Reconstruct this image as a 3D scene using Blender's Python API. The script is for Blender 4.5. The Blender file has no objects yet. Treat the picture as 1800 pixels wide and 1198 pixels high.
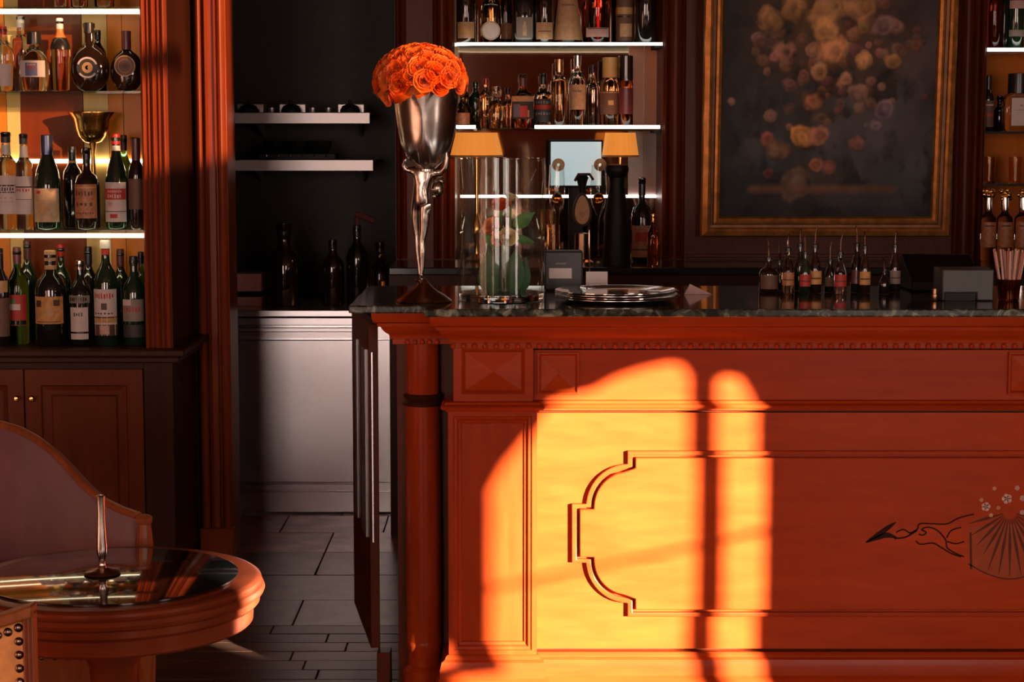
import bpy, math, random
import numpy as np
from mathutils import Vector, Matrix

random.seed(7)
SC = bpy.context.scene
COL = SC.collection
R = math.radians

# ------------------------------------------------------------------ camera
F_PX = 3400.0                       # focal length in pixels of the 1800 px wide frame
EYE = 1.60
PITCH = math.atan(364.0 / F_PX)
cam_d = bpy.data.cameras.new('camera')
cam_d.sensor_fit = 'HORIZONTAL'
cam_d.sensor_width = 36.0
cam_d.lens = 36.0 * F_PX / 1800.0
cam_d.clip_start = 0.05
cam = bpy.data.objects.new('camera', cam_d)
COL.objects.link(cam)
cam.location = (0, 0, EYE)
cam.rotation_euler = (math.pi / 2 - PITCH, 0, 0)
SC.camera = cam

# ------------------------------------------------------------------ light, exposure
SC.view_settings.view_transform = 'Standard'
SC.view_settings.look = 'None'
SC.view_settings.gamma = 1.0
SC.view_settings.use_curve_mapping = False
SC.view_settings.exposure = 0.0
SC.cycles.max_bounces = 10
SC.cycles.transmission_bounces = 8
SC.cycles.glossy_bounces = 5
SC.cycles.diffuse_bounces = 4
SC.cycles.transparent_max_bounces = 16
SC.cycles.caustics_refractive = False
SC.cycles.caustics_reflective = False
SC.cycles.sample_clamp_indirect = 6.0
SC.cycles.use_denoising = True

world = bpy.data.worlds.new('sky')
SC.world = world
world.use_nodes = True
bg = world.node_tree.nodes['Background']
bg.inputs['Color'].default_value = (1.0, 0.77, 0.67, 1)
bg.inputs['Strength'].default_value = 10.0

SUN_DIR = Vector((-0.9, 1.0, -0.195))
sun_d = bpy.data.lights.new('sun', 'SUN')
sun_d.energy = 60.0
sun_d.angle = R(0.53)
sun_d.color = (1.0, 0.93, 0.88)
sun = bpy.data.objects.new('sun', sun_d)
COL.objects.link(sun)
sun.rotation_euler = (-SUN_DIR).to_track_quat('Z', 'Y').to_euler()
sun.location = (12, -10, 6)

# windows: right wall holes (y0, y1, z0, z1); front wall (behind the camera) hole (x0, x1, z0, z1)
XR, YF, XL, ZC = 4.0, -4.0, -3.2, 3.6
RIGHT_HOLES = [(0.40, 1.56, 0.40, 1.82), (0.40, 1.72, 2.60, 3.45), (-1.06, -0.70, 1.49, 1.65)]
FRONT_HOLES = [(-2.9, -0.85, 0.5, 2.9), (2.0, 3.7, 0.5, 2.9)]
def portal(loc, rot, sx, sy):
    d = bpy.data.lights.new('window_portal', 'AREA'); d.shape = 'RECTANGLE'; d.size = sx; d.size_y = sy
    d.cycles.is_portal = True
    o = bpy.data.objects.new('window_portal', d); COL.objects.link(o); o.location = loc; o.rotation_euler = rot
for y0, y1, z0, z1 in RIGHT_HOLES:
    portal((XR + 0.05, (y0 + y1) / 2, (z0 + z1) / 2), (0, R(90), 0), z1 - z0, y1 - y0)
for x0, x1, z0, z1 in FRONT_HOLES:
    portal(((x0 + x1) / 2, YF - 0.05, (z0 + z1) / 2), (R(90), 0, 0), x1 - x0, z1 - z0)

# ------------------------------------------------------------------ from the photograph to metres
CP, SP = math.cos(PITCH), math.sin(PITCH)
def ray(px, py):
    a = (px - 900) / F_PX; b = (599 - py) / F_PX
    return (a, CP + b * SP, -SP + b * CP)
def at(px, py, Y):
    r = ray(px, py); t = Y / r[1]
    return Vector((r[0] * t, Y, EYE + r[2] * t))
def onz(px, py, z):
    r = ray(px, py); t = (z - EYE) / r[2]
    return Vector((r[0] * t, r[1] * t, z))
def ppm(Y, z=1.2):
    return F_PX / (Y * CP - (z - EYE) * SP)
def X_(px, Y, z=1.2):
    return (px - 900) / ppm(Y, z)

# ------------------------------------------------------------------ materials
MATS = {}
def newmat(name):
    m = bpy.data.materials.new(name); m.use_nodes = True
    nt = m.node_tree; b = nt.nodes['Principled BSDF']
    MATS[name] = m
    return m, nt, b
def sset(b, **k):
    for n, v in k.items():
        n = n.replace('_', ' ')
        if n in b.inputs: b.inputs[n].default_value = v
def plain(name, c, rough=0.5, metal=0.0, coat=0.0, var=0.12, scale=30.0, bump=0.0, **k):
    m, nt, b = newmat(name)
    sset(b, Base_Color=(*c, 1), Roughness=rough, Metallic=metal, Coat_Weight=coat, Coat_Roughness=0.08, **k)
    if var:
        tc = nt.nodes.new('ShaderNodeTexCoord'); n = nt.nodes.new('ShaderNodeTexNoise')
        n.inputs['Scale'].default_value = scale; n.inputs['Detail'].default_value = 5
        r = nt.nodes.new('ShaderNodeValToRGB')
        r.color_ramp.elements[0].position = 0.3; r.color_ramp.elements[1].position = 0.7
        r.color_ramp.elements[0].color = (*[x * (1 - var) for x in c], 1)
        r.color_ramp.elements[1].color = (*[min(1, x * (1 + var)) for x in c], 1)
        nt.links.new(tc.outputs['Object'], n.inputs['Vector']); nt.links.new(n.outputs['Fac'], r.inputs['Fac'])
        nt.links.new(r.outputs['Color'], b.inputs['Base Color'])
        if bump:
            bp = nt.nodes.new('ShaderNodeBump'); bp.inputs['Strength'].default_value = bump; bp.inputs['Distance'].default_value = 0.002
            nt.links.new(n.outputs['Fac'], bp.inputs['Height']); nt.links.new(bp.outputs['Normal'], b.inputs['Normal'])
    return m
def wood(name, c0, c1, rough=0.3, coat=0.6, stretch=(1, 1, 9), scale=9.0, coat_rough=0.1, rotz=0.0, bump=0.03):
    m, nt, b = newmat(name)
    sset(b, Roughness=rough, Coat_Weight=coat * .16, Coat_Roughness=coat_rough, Specular_IOR_Level=0.12)
    tc = nt.nodes.new('ShaderNodeTexCoord'); mp = nt.nodes.new('ShaderNodeMapping')
    mp.inputs['Scale'].default_value = (scale / stretch[0], scale / stretch[1], scale / stretch[2])
    mp.inputs['Rotation'].default_value = (0, rotz, 0)
    n1 = nt.nodes.new('ShaderNodeTexNoise'); n1.inputs['Scale'].default_value = 1.0; n1.inputs['Detail'].default_value = 8; n1.inputs['Distortion'].default_value = 0.8
    n2 = nt.nodes.new('ShaderNodeTexNoise'); n2.inputs['Scale'].default_value = 6.0; n2.inputs['Detail'].default_value = 6
    mx = nt.nodes.new('ShaderNodeMath'); mx.operation = 'MULTIPLY_ADD'; mx.inputs[1].default_value = 0.45
    ad = nt.nodes.new('ShaderNodeMath'); ad.operation = 'MULTIPLY'; ad.inputs[1].default_value = 0.55
    r = nt.nodes.new('ShaderNodeValToRGB')
    r.color_ramp.elements[0].position = 0.30; r.color_ramp.elements[1].position = 0.70
    r.color_ramp.elements[0].color = (*c0, 1); r.color_ramp.elements[1].color = (*c1, 1)
    L = nt.links.new
    L(tc.outputs['Object'], mp.inputs['Vector']); L(mp.outputs['Vector'], n1.inputs['Vector']); L(mp.outputs['Vector'], n2.inputs['Vector'])
    L(n1.outputs['Fac'], ad.inputs[0]); L(n2.outputs['Fac'], mx.inputs[0]); L(ad.outputs[0], mx.inputs[2])
    L(mx.outputs[0], r.inputs['Fac']); L(r.outputs['Color'], b.inputs['Base Color'])
    bp = nt.nodes.new('ShaderNodeBump'); bp.inputs['Strength'].default_value = bump; bp.inputs['Distance'].default_value = 0.001
    L(mx.outputs[0], bp.inputs['Height']); L(bp.outputs['Normal'], b.inputs['Normal'])
    return m
def glass(name, c, rough=0.02, ior=1.45, trans=1.0):
    m, nt, b = newmat(name)
    sset(b, Base_Color=(*c, 1), Roughness=rough, IOR=ior, Transmission_Weight=trans)
    return m
def emit(name, c, s):
    m, nt, b = newmat(name)
    sset(b, Base_Color=(*c, 1), Emission_Color=(*c, 1), Emission_Strength=s, Roughness=0.5)
    return m

wood('mahogany', (0.30, 0.030, 0.004), (0.44, 0.052, 0.008), 0.32, 0.35, (9, 1, 1), 7, 0.14)
wood('mahogany_up', (0.28, 0.028, 0.004), (0.42, 0.048, 0.007), 0.32, 0.35, (1, 1, 9), 9, 0.14)
wood('mahogany_veneer', (0.33, 0.034, 0.0045), (0.48, 0.060, 0.009), 0.30, 0.40, (5, 1, 1), 6, 0.12, rotz=R(38))
wood('mahogany_dark', (0.075, 0.014, 0.005), (0.13, 0.024, 0.008), 0.38, 0.30, (1, 1, 10), 9, 0.2)
wood('walnut_dark', (0.035, 0.010, 0.005), (0.065, 0.018, 0.008), 0.42, 0.25, (1, 1, 10), 9, 0.2)
wood('oak_red', (0.20, 0.032, 0.010), (0.36, 0.066, 0.018), 0.34, 0.4, (1, 1, 10), 10, 0.15)
wood('table_wood', (0.12, 0.022, 0.008), (0.24, 0.045, 0.014), 0.28, 0.5, (6, 6, 1), 10, 0.1)
wood('chair_wood', (0.20, 0.055, 0.018), (0.36, 0.105, 0.034), 0.28, 0.5, (1, 1, 6), 16, 0.1)
wood('niche_orange', (0.50, 0.12, 0.018), (0.64, 0.17, 0.028), 0.7, 0.0, (1, 1, 8), 6)
plain('salmon_reflection', (0.85, 0.30, 0.14), 0.35, var=0.08, scale=3)  # reflected glow painted as base colour, with the pink one below
plain('pink_reflection', (0.62, 0.46, 0.42), 0.35, var=0.08, scale=3)
wood('amber_reflection', (0.72, 0.20, 0.015), (0.90, 0.30, 0.03), 0.25, 0.5, (1, 1, 8), 6, 0.1)
wood('pale_reflection', (0.80, 0.55, 0.18), (0.90, 0.68, 0.28), 0.25, 0.5, (1, 1, 8), 6, 0.1)
wood('amber_dark', (0.16, 0.030, 0.005), (0.26, 0.050, 0.008), 0.25, 0.5, (1, 1, 8), 6, 0.1)
wood('plank_a', (0.085, 0.040, 0.026), (0.17, 0.080, 0.050), 0.35, 0.3, (5, 1, 1), 14, 0.2)
wood('plank_b', (0.055, 0.026, 0.018), (0.12, 0.055, 0.036), 0.35, 0.3, (5, 1, 1), 14, 0.2)
wood('plank_c', (0.12, 0.060, 0.040), (0.22, 0.110, 0.075), 0.35, 0.3, (5, 1, 1), 14, 0.2)
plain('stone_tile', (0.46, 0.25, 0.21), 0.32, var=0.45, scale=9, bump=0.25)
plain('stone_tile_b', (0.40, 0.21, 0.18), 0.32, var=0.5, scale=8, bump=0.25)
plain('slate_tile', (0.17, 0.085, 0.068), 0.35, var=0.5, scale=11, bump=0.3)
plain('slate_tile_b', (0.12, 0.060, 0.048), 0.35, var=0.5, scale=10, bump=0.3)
plain('grout', (0.025, 0.018, 0.015), 0.8, var=0.2)
plain('plaster_dark', (0.10, 0.055, 0.035), 0.7, var=0.15, scale=4)
plain('plaster_warm', (0.26, 0.10, 0.05), 0.8, var=0.08, scale=4)
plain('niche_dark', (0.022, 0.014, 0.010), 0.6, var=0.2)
plain('curtain_cloth', (0.35, 0.16, 0.08), 0.85, var=0.15, scale=12)
plain('black_plastic', (0.007, 0.007, 0.007), 0.5, var=0, Specular_IOR_Level=0.25)
plain('grey_plastic', (0.055, 0.055, 0.055), 0.42, var=0.1)
plain('white_card', (0.90, 0.82, 0.80), 0.6, var=0.05)
plain('pink_card', (0.62, 0.40, 0.36), 0.6, var=0.05)
plain('steel', (0.62, 0.56, 0.55), 0.42, 1.0, var=0.04, scale=3)
plain('steel_soft', (0.86, 0.83, 0.86), 0.27, 1.0, var=0)
plain('chrome', (0.80, 0.78, 0.75), 0.08, 1.0, var=0)
plain('silver_old', (0.56, 0.51, 0.46), 0.24, 1.0, var=0.25, scale=22, bump=0.1)
plain('pewter', (0.42, 0.36, 0.31), 0.24, 1.0, var=0.25, scale=60, bump=0.25)
plain('bronze', (0.34, 0.20, 0.12), 0.28, 1.0, var=0.2, scale=20)
plain('brass', (0.85, 0.52, 0.16), 0.20, 1.0, var=0.1, scale=20)
plain('copper', (0.70, 0.40, 0.24), 0.25, 1.0, var=0.1, scale=20)
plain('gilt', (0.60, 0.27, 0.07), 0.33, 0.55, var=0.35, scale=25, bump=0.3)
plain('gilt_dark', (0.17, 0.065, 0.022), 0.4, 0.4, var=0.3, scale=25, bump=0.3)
plain('nail_bronze', (0.20, 0.13, 0.10), 0.25, 1.0, var=0)
plain('leather_tan', (0.74, 0.30, 0.075), 0.42, var=0.18, scale=40, bump=0.25)
plain('velvet_purple', (0.18, 0.070, 0.085), 0.75, var=0.22, scale=7, Sheen_Weight=0.5)
plain('velvet_trim', (0.36, 0.14, 0.055), 0.35, var=0.1)
plain('black_glass_top', (0.010, 0.010, 0.010), 0.03, var=0, coat=1.0)
plain('orange_petal', (0.95, 0.17, 0.006), 0.5, var=0.25, scale=25, Subsurface_Weight=0.0, Sheen_Weight=0.15)
plain('orange_petal_b', (0.92, 0.12, 0.005), 0.5, var=0.25, scale=25)
plain('peach_petal', (0.98, 0.30, 0.10), 0.5, var=0.3, scale=60)
plain('cream_petal', (1.0, 0.72, 0.38), 0.5, var=0.3, scale=60)
plain('leaf_green', (0.10, 0.30, 0.08), 0.45, var=0.3, scale=30)
plain('leaf_deep', (0.020, 0.10, 0.030), 0.42, var=0.3, scale=30)
plain('paper_white', (0.72, 0.62, 0.58), 0.6, var=0.06)
plain('paper_cream', (0.62, 0.44, 0.26), 0.6, var=0.18, scale=40)
plain('paper_orange', (0.66, 0.33, 0.10), 0.6, var=0.25, scale=60)
plain('paper_tan', (0.58, 0.34, 0.17), 0.6, var=0.15, scale=50)
plain('paper_copper', (0.50, 0.20, 0.085), 0.45, var=0.3, scale=80)
plain('paper_brown', (0.17, 0.085, 0.055), 0.6, var=0.15)
plain('paper_pink', (0.62, 0.38, 0.33), 0.6, var=0.1)
plain('paper_grey', (0.30, 0.24, 0.20), 0.6, var=0.1)
plain('paper_dark', (0.045, 0.040, 0.035), 0.6, var=0.2)
plain('print_red', (0.55, 0.045, 0.035), 0.55, var=0.1)
plain('print_dark', (0.10, 0.045, 0.035), 0.55, var=0.1)
plain('print_blue', (0.14, 0.16, 0.30), 0.55, var=0.1)
plain('print_gold', (0.62, 0.36, 0.12), 0.4, var=0.15)
plain('cap_black', (0.020, 0.018, 0.018), 0.25, var=0)
plain('cap_red', (0.50, 0.022, 0.020), 0.3, var=0)
plain('cap_orange', (0.72, 0.20, 0.04), 0.35, var=0)
plain('cap_plum', (0.13, 0.035, 0.040), 0.3, var=0)
plain('cap_white', (0.72, 0.68, 0.62), 0.35, var=0)
plain('cap_blue', (0.06, 0.08, 0.15), 0.2, 0.6, var=0)
plain('dark_green_glass', (0.010, 0.028, 0.014), 0.05, var=0, coat=1.0)
plain('dark_brown_glass', (0.022, 0.010, 0.006), 0.05, var=0, coat=1.0)
plain('black_bottle_glass', (0.010, 0.010, 0.009), 0.06, var=0, coat=1.0)
glass('green_glass', (0.10, 0.42, 0.20))
glass('clear_glass', (0.95, 0.95, 0.94))
glass('clear_amber', (0.92, 0.68, 0.40))
glass('amber_glass', (0.70, 0.24, 0.05))
glass('red_glass', (0.72, 0.10, 0.05))
def thin_glass(name, c, ior=1.5):
    m, nt, b = newmat(name); L = nt.links.new
    t = nt.nodes.new('ShaderNodeBsdfTransparent'); t.inputs['Color'].default_value = (*c, 1)
    g = nt.nodes.new('ShaderNodeBsdfGlossy'); g.inputs['Roughness'].default_value = 0.02
    fr = nt.nodes.new('ShaderNodeFresnel'); ge = nt.nodes.new('ShaderNodeNewGeometry'); ma = nt.nodes.new('ShaderNodeMath'); ma.operation = 'MULTIPLY_ADD'; ma.inputs[1].default_value = ior - 0.0; ma.inputs[2].default_value = ior; ma.inputs[1].default_value = 1 / ior - ior
    L(ge.outputs['Backfacing'], ma.inputs[0]); L(ma.outputs[0], fr.inputs['IOR'])
    mx = nt.nodes.new('ShaderNodeMixShader')
    L(fr.outputs['Fac'], mx.inputs['Fac']); L(t.outputs['BSDF'], mx.inputs[1]); L(g.outputs['BSDF'], mx.inputs[2]); L(mx.outputs['Shader'], nt.nodes['Material Output'].inputs['Surface'])
thin_glass('vase_glass', (0.95, 0.97, 0.96), 1.55)
thin_glass('shelf_glass', (0.80, 0.88, 0.84))
glass('water', (0.95, 0.98, 0.96), 0.0, 1.33)
emit('led', (1.0, 0.80, 0.50), 7.5)
emit('led_cool', (1.0, 0.93, 0.84), 4.2)
emit('shade_lit', (1.0, 0.34, 0.05), 0.55)
emit('screen_lit', (0.55, 0.72, 0.76), 0.6)
def mk_marble():
    m, nt, b = newmat('marble_green')
    sset(b, Roughness=0.12, Coat_Weight=0.5, Coat_Roughness=0.05)
    tc = nt.nodes.new('ShaderNodeTexCoord'); n = nt.nodes.new('ShaderNodeTexNoise'); n.inputs['Scale'].default_value = 26; n.inputs['Detail'].default_value = 10; n.inputs['Distortion'].default_value = 1.4
    r = nt.nodes.new('ShaderNodeValToRGB')
    e = r.color_ramp.elements
    e[0].position = 0.38; e[0].color = (0.010, 0.014, 0.011, 1); e[1].position = 0.70; e[1].color = (0.30, 0.34, 0.26, 1)
    x = e.new(0.54); x.color = (0.055, 0.068, 0.052, 1)
    nt.links.new(tc.outputs['Object'], n.inputs['Vector']); nt.links.new(n.outputs['Fac'], r.inputs['Fac']); nt.links.new(r.outputs['Color'], b.inputs['Base Color'])
mk_marble()
def mk_sun_dimmer():  # filter for the added pane that weakens the upper sun
    m, nt, b = newmat('sun_dimmer')
    t = nt.nodes.new('ShaderNodeBsdfTransparent'); t.inputs['Color'].default_value = (0.30, 0.22, 0.16, 1)
    nt.links.new(t.outputs['BSDF'], nt.nodes['Material Output'].inputs['Surface'])
mk_sun_dimmer()
plain('marble_black', (0.012, 0.012, 0.011), 0.15, var=0.3, coat=0.5)
def mk_mirror():
    m, nt, b = newmat('bronze_mirror')
    sset(b, Base_Color=(0.34, 0.22, 0.15, 1), Metallic=1.0, Roughness=0.06)
mk_mirror()
def mk_canvas():
    m, nt, b = newmat('painted_canvas')
    sset(b, Roughness=0.5, Specular_IOR_Level=0.2)
    a = nt.nodes.new('ShaderNodeAttribute'); a.attribute_name = 'paint'
    nt.links.new(a.outputs['Color'], b.inputs['Base Color'])
    tc = nt.nodes.new('ShaderNodeTexCoord'); n = nt.nodes.new('ShaderNodeTexNoise'); n.inputs['Scale'].default_value = 14; n.inputs['Detail'].default_value = 8
    bp = nt.nodes.new('ShaderNodeBump'); bp.inputs['Strength'].default_value = 0.5; bp.inputs['Distance'].default_value = 0.01
    nt.links.new(tc.outputs['Object'], n.inputs['Vector']); nt.links.new(n.outputs['Fac'], bp.inputs['Height']); nt.links.new(bp.outputs['Normal'], b.inputs['Normal'])
mk_canvas()

# ------------------------------------------------------------------ object helpers
def tag(o, label=None, cat=None, group=None, kind=None):
    if label: o['label'] = label
    if cat: o['category'] = cat
    if group: o['group'] = group
    if kind: o['kind'] = kind
    return o
def thing(name, loc, label, cat, group=None):
    o = bpy.data.objects.new(name, None); COL.objects.link(o)
    o.empty_display_size = 0.1; o.location = loc
    return tag(o, label, cat, group)
def base_of(o):
    v = Vector((0, 0, 0))
    while o is not None:
        v = v + o.location; o = o.parent
    return v

class MB:
    """collects shapes in world metres; build() links them as one mesh object"""
    def __init__(s): s.v = []; s.f = []
    def add(s, vs, fs):
        n = len(s.v); s.v += [tuple(p) for p in vs]; s.f += [tuple(i + n for i in q) for q in fs]; return s
    def box(s, x0, x1, y0, y1, z0, z1):
        if x0 > x1: x0, x1 = x1, x0
        return s.add([(x0, y0, z0), (x1, y0, z0), (x1, y1, z0), (x0, y1, z0), (x0, y0, z1), (x1, y0, z1), (x1, y1, z1), (x0, y1, z1)],
                     [(3, 2, 1, 0), (4, 5, 6, 7), (0, 1, 5, 4), (1, 2, 6, 5), (2, 3, 7, 6), (3, 0, 4, 7)])
    def obox(s, c, sx, sy, sz, rz=0.0):
        m = MB().box(-sx / 2, sx / 2, -sy / 2, sy / 2, 0, sz)
        ca, sa = math.cos(rz), math.sin(rz)
        return s.add([(c[0] + x * ca - y * sa, c[1] + x * sa + y * ca, c[2] + z) for x, y, z in m.v], m.f)
    def prism_xz(s, poly, y0, y1):          # outline in the X-Z plane, front at y0
        a = sum(p[0] * q[1] - q[0] * p[1] for p, q in zip(poly, poly[1:] + poly[:1]))
        if a < 0: poly = poly[::-1]
        n = len(poly)
        vs = [(x, y0, z) for x, z in poly] + [(x, y1, z) for x, z in poly]
        fs = [tuple(range(n)), tuple(range(2 * n - 1, n - 1, -1))]
        fs += [(i, i + n, (i + 1) % n + n, (i + 1) % n) for i in range(n)]
        return s.add(vs, fs)
    def prism_xy(s, poly, z0, z1):
        a = sum(p[0] * q[1] - q[0] * p[1] for p, q in zip(poly, poly[1:] + poly[:1]))
        if a < 0: poly = poly[::-1]
        n = len(poly)
        vs = [(x, y, z0) for x, y in poly] + [(x, y, z1) for x, y in poly]
        fs = [tuple(range(n - 1, -1, -1)), tuple(range(n, 2 * n))]
        fs += [(i, (i + 1) % n, (i + 1) % n + n, i + n) for i in range(n)]
        return s.add(vs, fs)
    def lathe(s, prof, c, n=24, sy=1.0, sx=1.0, cap=True):   # prof: (r, z)
        vs = []; fs = []
        for r, z in prof:
            for k in range(n):
                a = 2 * math.pi * k / n
                vs.append((c[0] + r * sx * math.cos(a), c[1] + r * sy * math.sin(a), c[2] + z))
        for j in range(len(prof) - 1):
            for k in range(n):
                k2 = (k + 1) % n
                fs.append((j * n + k, j * n + k2, (j + 1) * n + k2, (j + 1) * n + k))
        if cap:
            if prof[0][0] > 1e-5: fs.append(tuple(range(n - 1, -1, -1)))
            if prof[-1][0] > 1e-5: fs.append(tuple((len(prof) - 1) * n + k for k in range(n)))
        return s.add(vs, fs)
    def sqlathe(s, prof, c, bev=0.25, sy=1.0):               # square section with clipped corners
        vs = []; fs = []; n = 8
        for r, z in prof:
            b = r * (1 - bev)
            for x, y in ((b, -r), (r, -b), (r, b), (b, r), (-b, r), (-r, b), (-r, -b), (-b, -r)):
                vs.append((c[0] + x, c[1] + y * sy, c[2] + z))
        for j in range(len(prof) - 1):
            for k in range(n):
                k2 = (k + 1) % n
                fs.append((j * n + k, j * n + k2, (j + 1) * n + k2, (j + 1) * n + k))
        fs.append(tuple(range(n - 1, -1, -1))); fs.append(tuple((len(prof) - 1) * n + k for k in range(n)))
        return s.add(vs, fs)
    def tube(s, pts, rad, n=10, cap=True):
        pts = [Vector(p) for p in pts]
        if not hasattr(rad, '__len__'): rad = [rad] * len(pts)
        vs = []; fs = []; ref = None
        for i, p in enumerate(pts):
            d = (pts[min(i + 1, len(pts) - 1)] - pts[max(i - 1, 0)]).normalized()
            if ref is None:
                ref = Vector((0, 0, 1)) if abs(d.z) < 0.9 else Vector((1, 0, 0))
            u = d.cross(ref).normalized(); w = u.cross(d); ref = w
            for k in range(n):
                a = 2 * math.pi * k / n
                q = p + (u * math.cos(a) + w * math.sin(a)) * rad[i]
                vs.append(q)
        for j in range(len(pts) - 1):
            for k in range(n):
                k2 = (k + 1) % n
                fs.append((j * n + k, (j + 1) * n + k, (j + 1) * n + k2, j * n + k2))
        if cap:
            fs.append(tuple(range(n))); fs.append(tuple((len(pts) - 1) * n + k for k in range(n - 1, -1, -1)))
        return s.add(vs, fs)
    def ball(s, c, r, n=12, m=8, sx=1, sy=1, sz=1):
        pr = [(max(1e-6, math.sin(math.pi * i / m)) * r, -math.cos(math.pi * i / m) * r * sz) for i in range(m + 1)]
        return s.lathe(pr, c, n, sy, sx, cap=False)
    def sweep(s, path, prof):               # plan path, outward on its left; prof: closed loop of (out, z)
        path = [Vector((p[0], p[1])) for p in path]; n = len(prof); vs = []; fs = []
        def nrm(a, b):
            d = (b - a).normalized(); return Vector((-d.y, d.x))
        for i, p in enumerate(path):
            n1 = nrm(path[max(i - 1, 0)], path[max(i, 1)]) if i > 0 else nrm(path[0], path[1])
            n2 = nrm(path[i], path[i + 1]) if i < len(path) - 1 else n1
            m = (n1 + n2) / (1 + n1.dot(n2))
            for o, z in prof: vs.append((p.x + m.x * o, p.y + m.y * o, z))
        for i in range(len(path) - 1):
            for k in range(n):
                k2 = (k + 1) % n
                fs.append((i * n + k, (i + 1) * n + k, (i + 1) * n + k2, i * n + k2))
        fs.append(tuple(range(n))); fs.append(tuple((len(path) - 1) * n + k for k in range(n - 1, -1, -1)))
        return s.add(vs, fs)
    def rings(s, x0, x1, z0, z1, rings, apex=None):      # rectangular panel facing -Y: rings of (inset, y)
        vs = []; fs = []
        for i, y in rings:
            vs += [(x0 + i, y, z0 + i), (x1 - i, y, z0 + i), (x1 - i, y, z1 - i), (x0 + i, y, z1 - i)]
        for j in range(len(rings) - 1):
            for k in range(4):
                k2 = (k + 1) % 4
                fs.append((j * 4 + k, j * 4 + k2, (j + 1) * 4 + k2, (j + 1) * 4 + k))
        t = (len(rings) - 1) * 4
        if apex is None: fs.append((t, t + 1, t + 2, t + 3))
        else:
            vs.append(((x0 + x1) / 2, apex, (z0 + z1) / 2)); e = len(vs) - 1
            fs += [(t + k, t + (k + 1) % 4, e) for k in range(4)]
        return s.add(vs, fs)
    def cpatch(s, c, r, z0, z1, a0, a1, n=8, th=0.0008, sy=1.0):   # curved label on a cylinder; angles in degrees from facing -Y
        vs = []; fs = []
        for i in range(n + 1):
            a = R(a0 + (a1 - a0) * i / n)
            x, y = math.sin(a), -math.cos(a) * sy
            vs += [(c[0] + x * r, c[1] + y * r, c[2] + z0), (c[0] + x * r, c[1] + y * r, c[2] + z1),
                   (c[0] + x * (r + th), c[1] + y * (r + th), c[2] + z0), (c[0] + x * (r + th), c[1] + y * (r + th), c[2] + z1)]
        for i in range(n):
            a, b = i * 4, i * 4 + 4
            fs += [(a + 2, b + 2, b + 3, a + 3), (a + 3, b + 3, b + 1, a + 1), (b + 2, a + 2, a, b), (b, a, a + 1, b + 1)]
        fs += [(0, 2, 3, 1), (n * 4 + 2, n * 4, n * 4 + 1, n * 4 + 3)]
        return s.add(vs, fs)
    def disc_y(s, c, rx, rz, th=0.001, n=24):            # thin disc facing -Y
        poly = [(c[0] + rx * math.cos(2 * math.pi * k / n), c[2] + rz * math.sin(2 * math.pi * k / n)) for k in range(n)]
        return s.prism_xz(poly, c[1] - th, c[1])
    def ring_y(s, c, r0, r1, th=0.001, n=28, a0=0, a1=360):
        full = a1 - a0 >= 360
        k_n = n if full else n + 1
        vs = []; fs = []
        for k in range(k_n):
            a = R(a0 + (a1 - a0) * k / n)
            for r, y in ((r0, 0), (r1, 0), (r1, -th), (r0, -th)):
                vs.append((c[0] + r * math.cos(a), c[1] + y, c[2] + r * math.sin(a)))
        for k in range(n):
            a = k * 4; b = ((k + 1) % k_n) * 4
            fs += [(a + i, a + (i + 1) % 4, b + (i + 1) % 4, b + i) for i in range(4)]
        return s.add(vs, fs)
    def xform(s, M):
        s.v = [tuple(M @ Vector(p)) for p in s.v]; return s
    def mesh(s, name, off=Vector((0, 0, 0))):
        me = bpy.data.meshes.new(name)
        me.from_pydata([(x - off.x, y - off.y, z - off.z) for x, y, z in s.v], [], s.f)
        me.update(); return me
    def build(s, name, mat, parent=None, smooth=True, bevel=0.0, angle=38, label=None, segs=2):
        off = base_of(parent) if parent is not None else Vector((0, 0, 0))
        me = s.mesh(name, off)
        if smooth and me.polygons:
            me.shade_smooth(); me.set_sharp_from_angle(angle=R(angle))
        me.materials.append(MATS[mat])
        o = bpy.data.objects.new(name, me); COL.objects.link(o)
        if parent is not None: o.parent = parent
        if bevel:
            md = o.modifiers.new('bevel', 'BEVEL'); md.width = bevel; md.segments = segs; md.limit_method = 'ANGLE'; md.angle_limit = R(30)
            md.harden_normals = False
        if label: o['label'] = label
        return o
    def struct(s, name, mat, **k):
        o = s.build(name, mat, None, **k); o['kind'] = 'structure'; return o
def share(me_obj, name, loc, parent=None, mat=None, rot=None, scale=None):
    """another object on the same mesh data"""
    o = bpy.data.objects.new(name, me_obj.data if hasattr(me_obj, 'data') else me_obj); COL.objects.link(o)
    if parent is not None:
        o.parent = parent; o.location = Vector(loc) - base_of(parent)
    else: o.location = loc
    if rot: o.rotation_euler = rot
    if scale: o.scale = scale if hasattr(scale, '__len__') else (scale,) * 3
    return o

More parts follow.
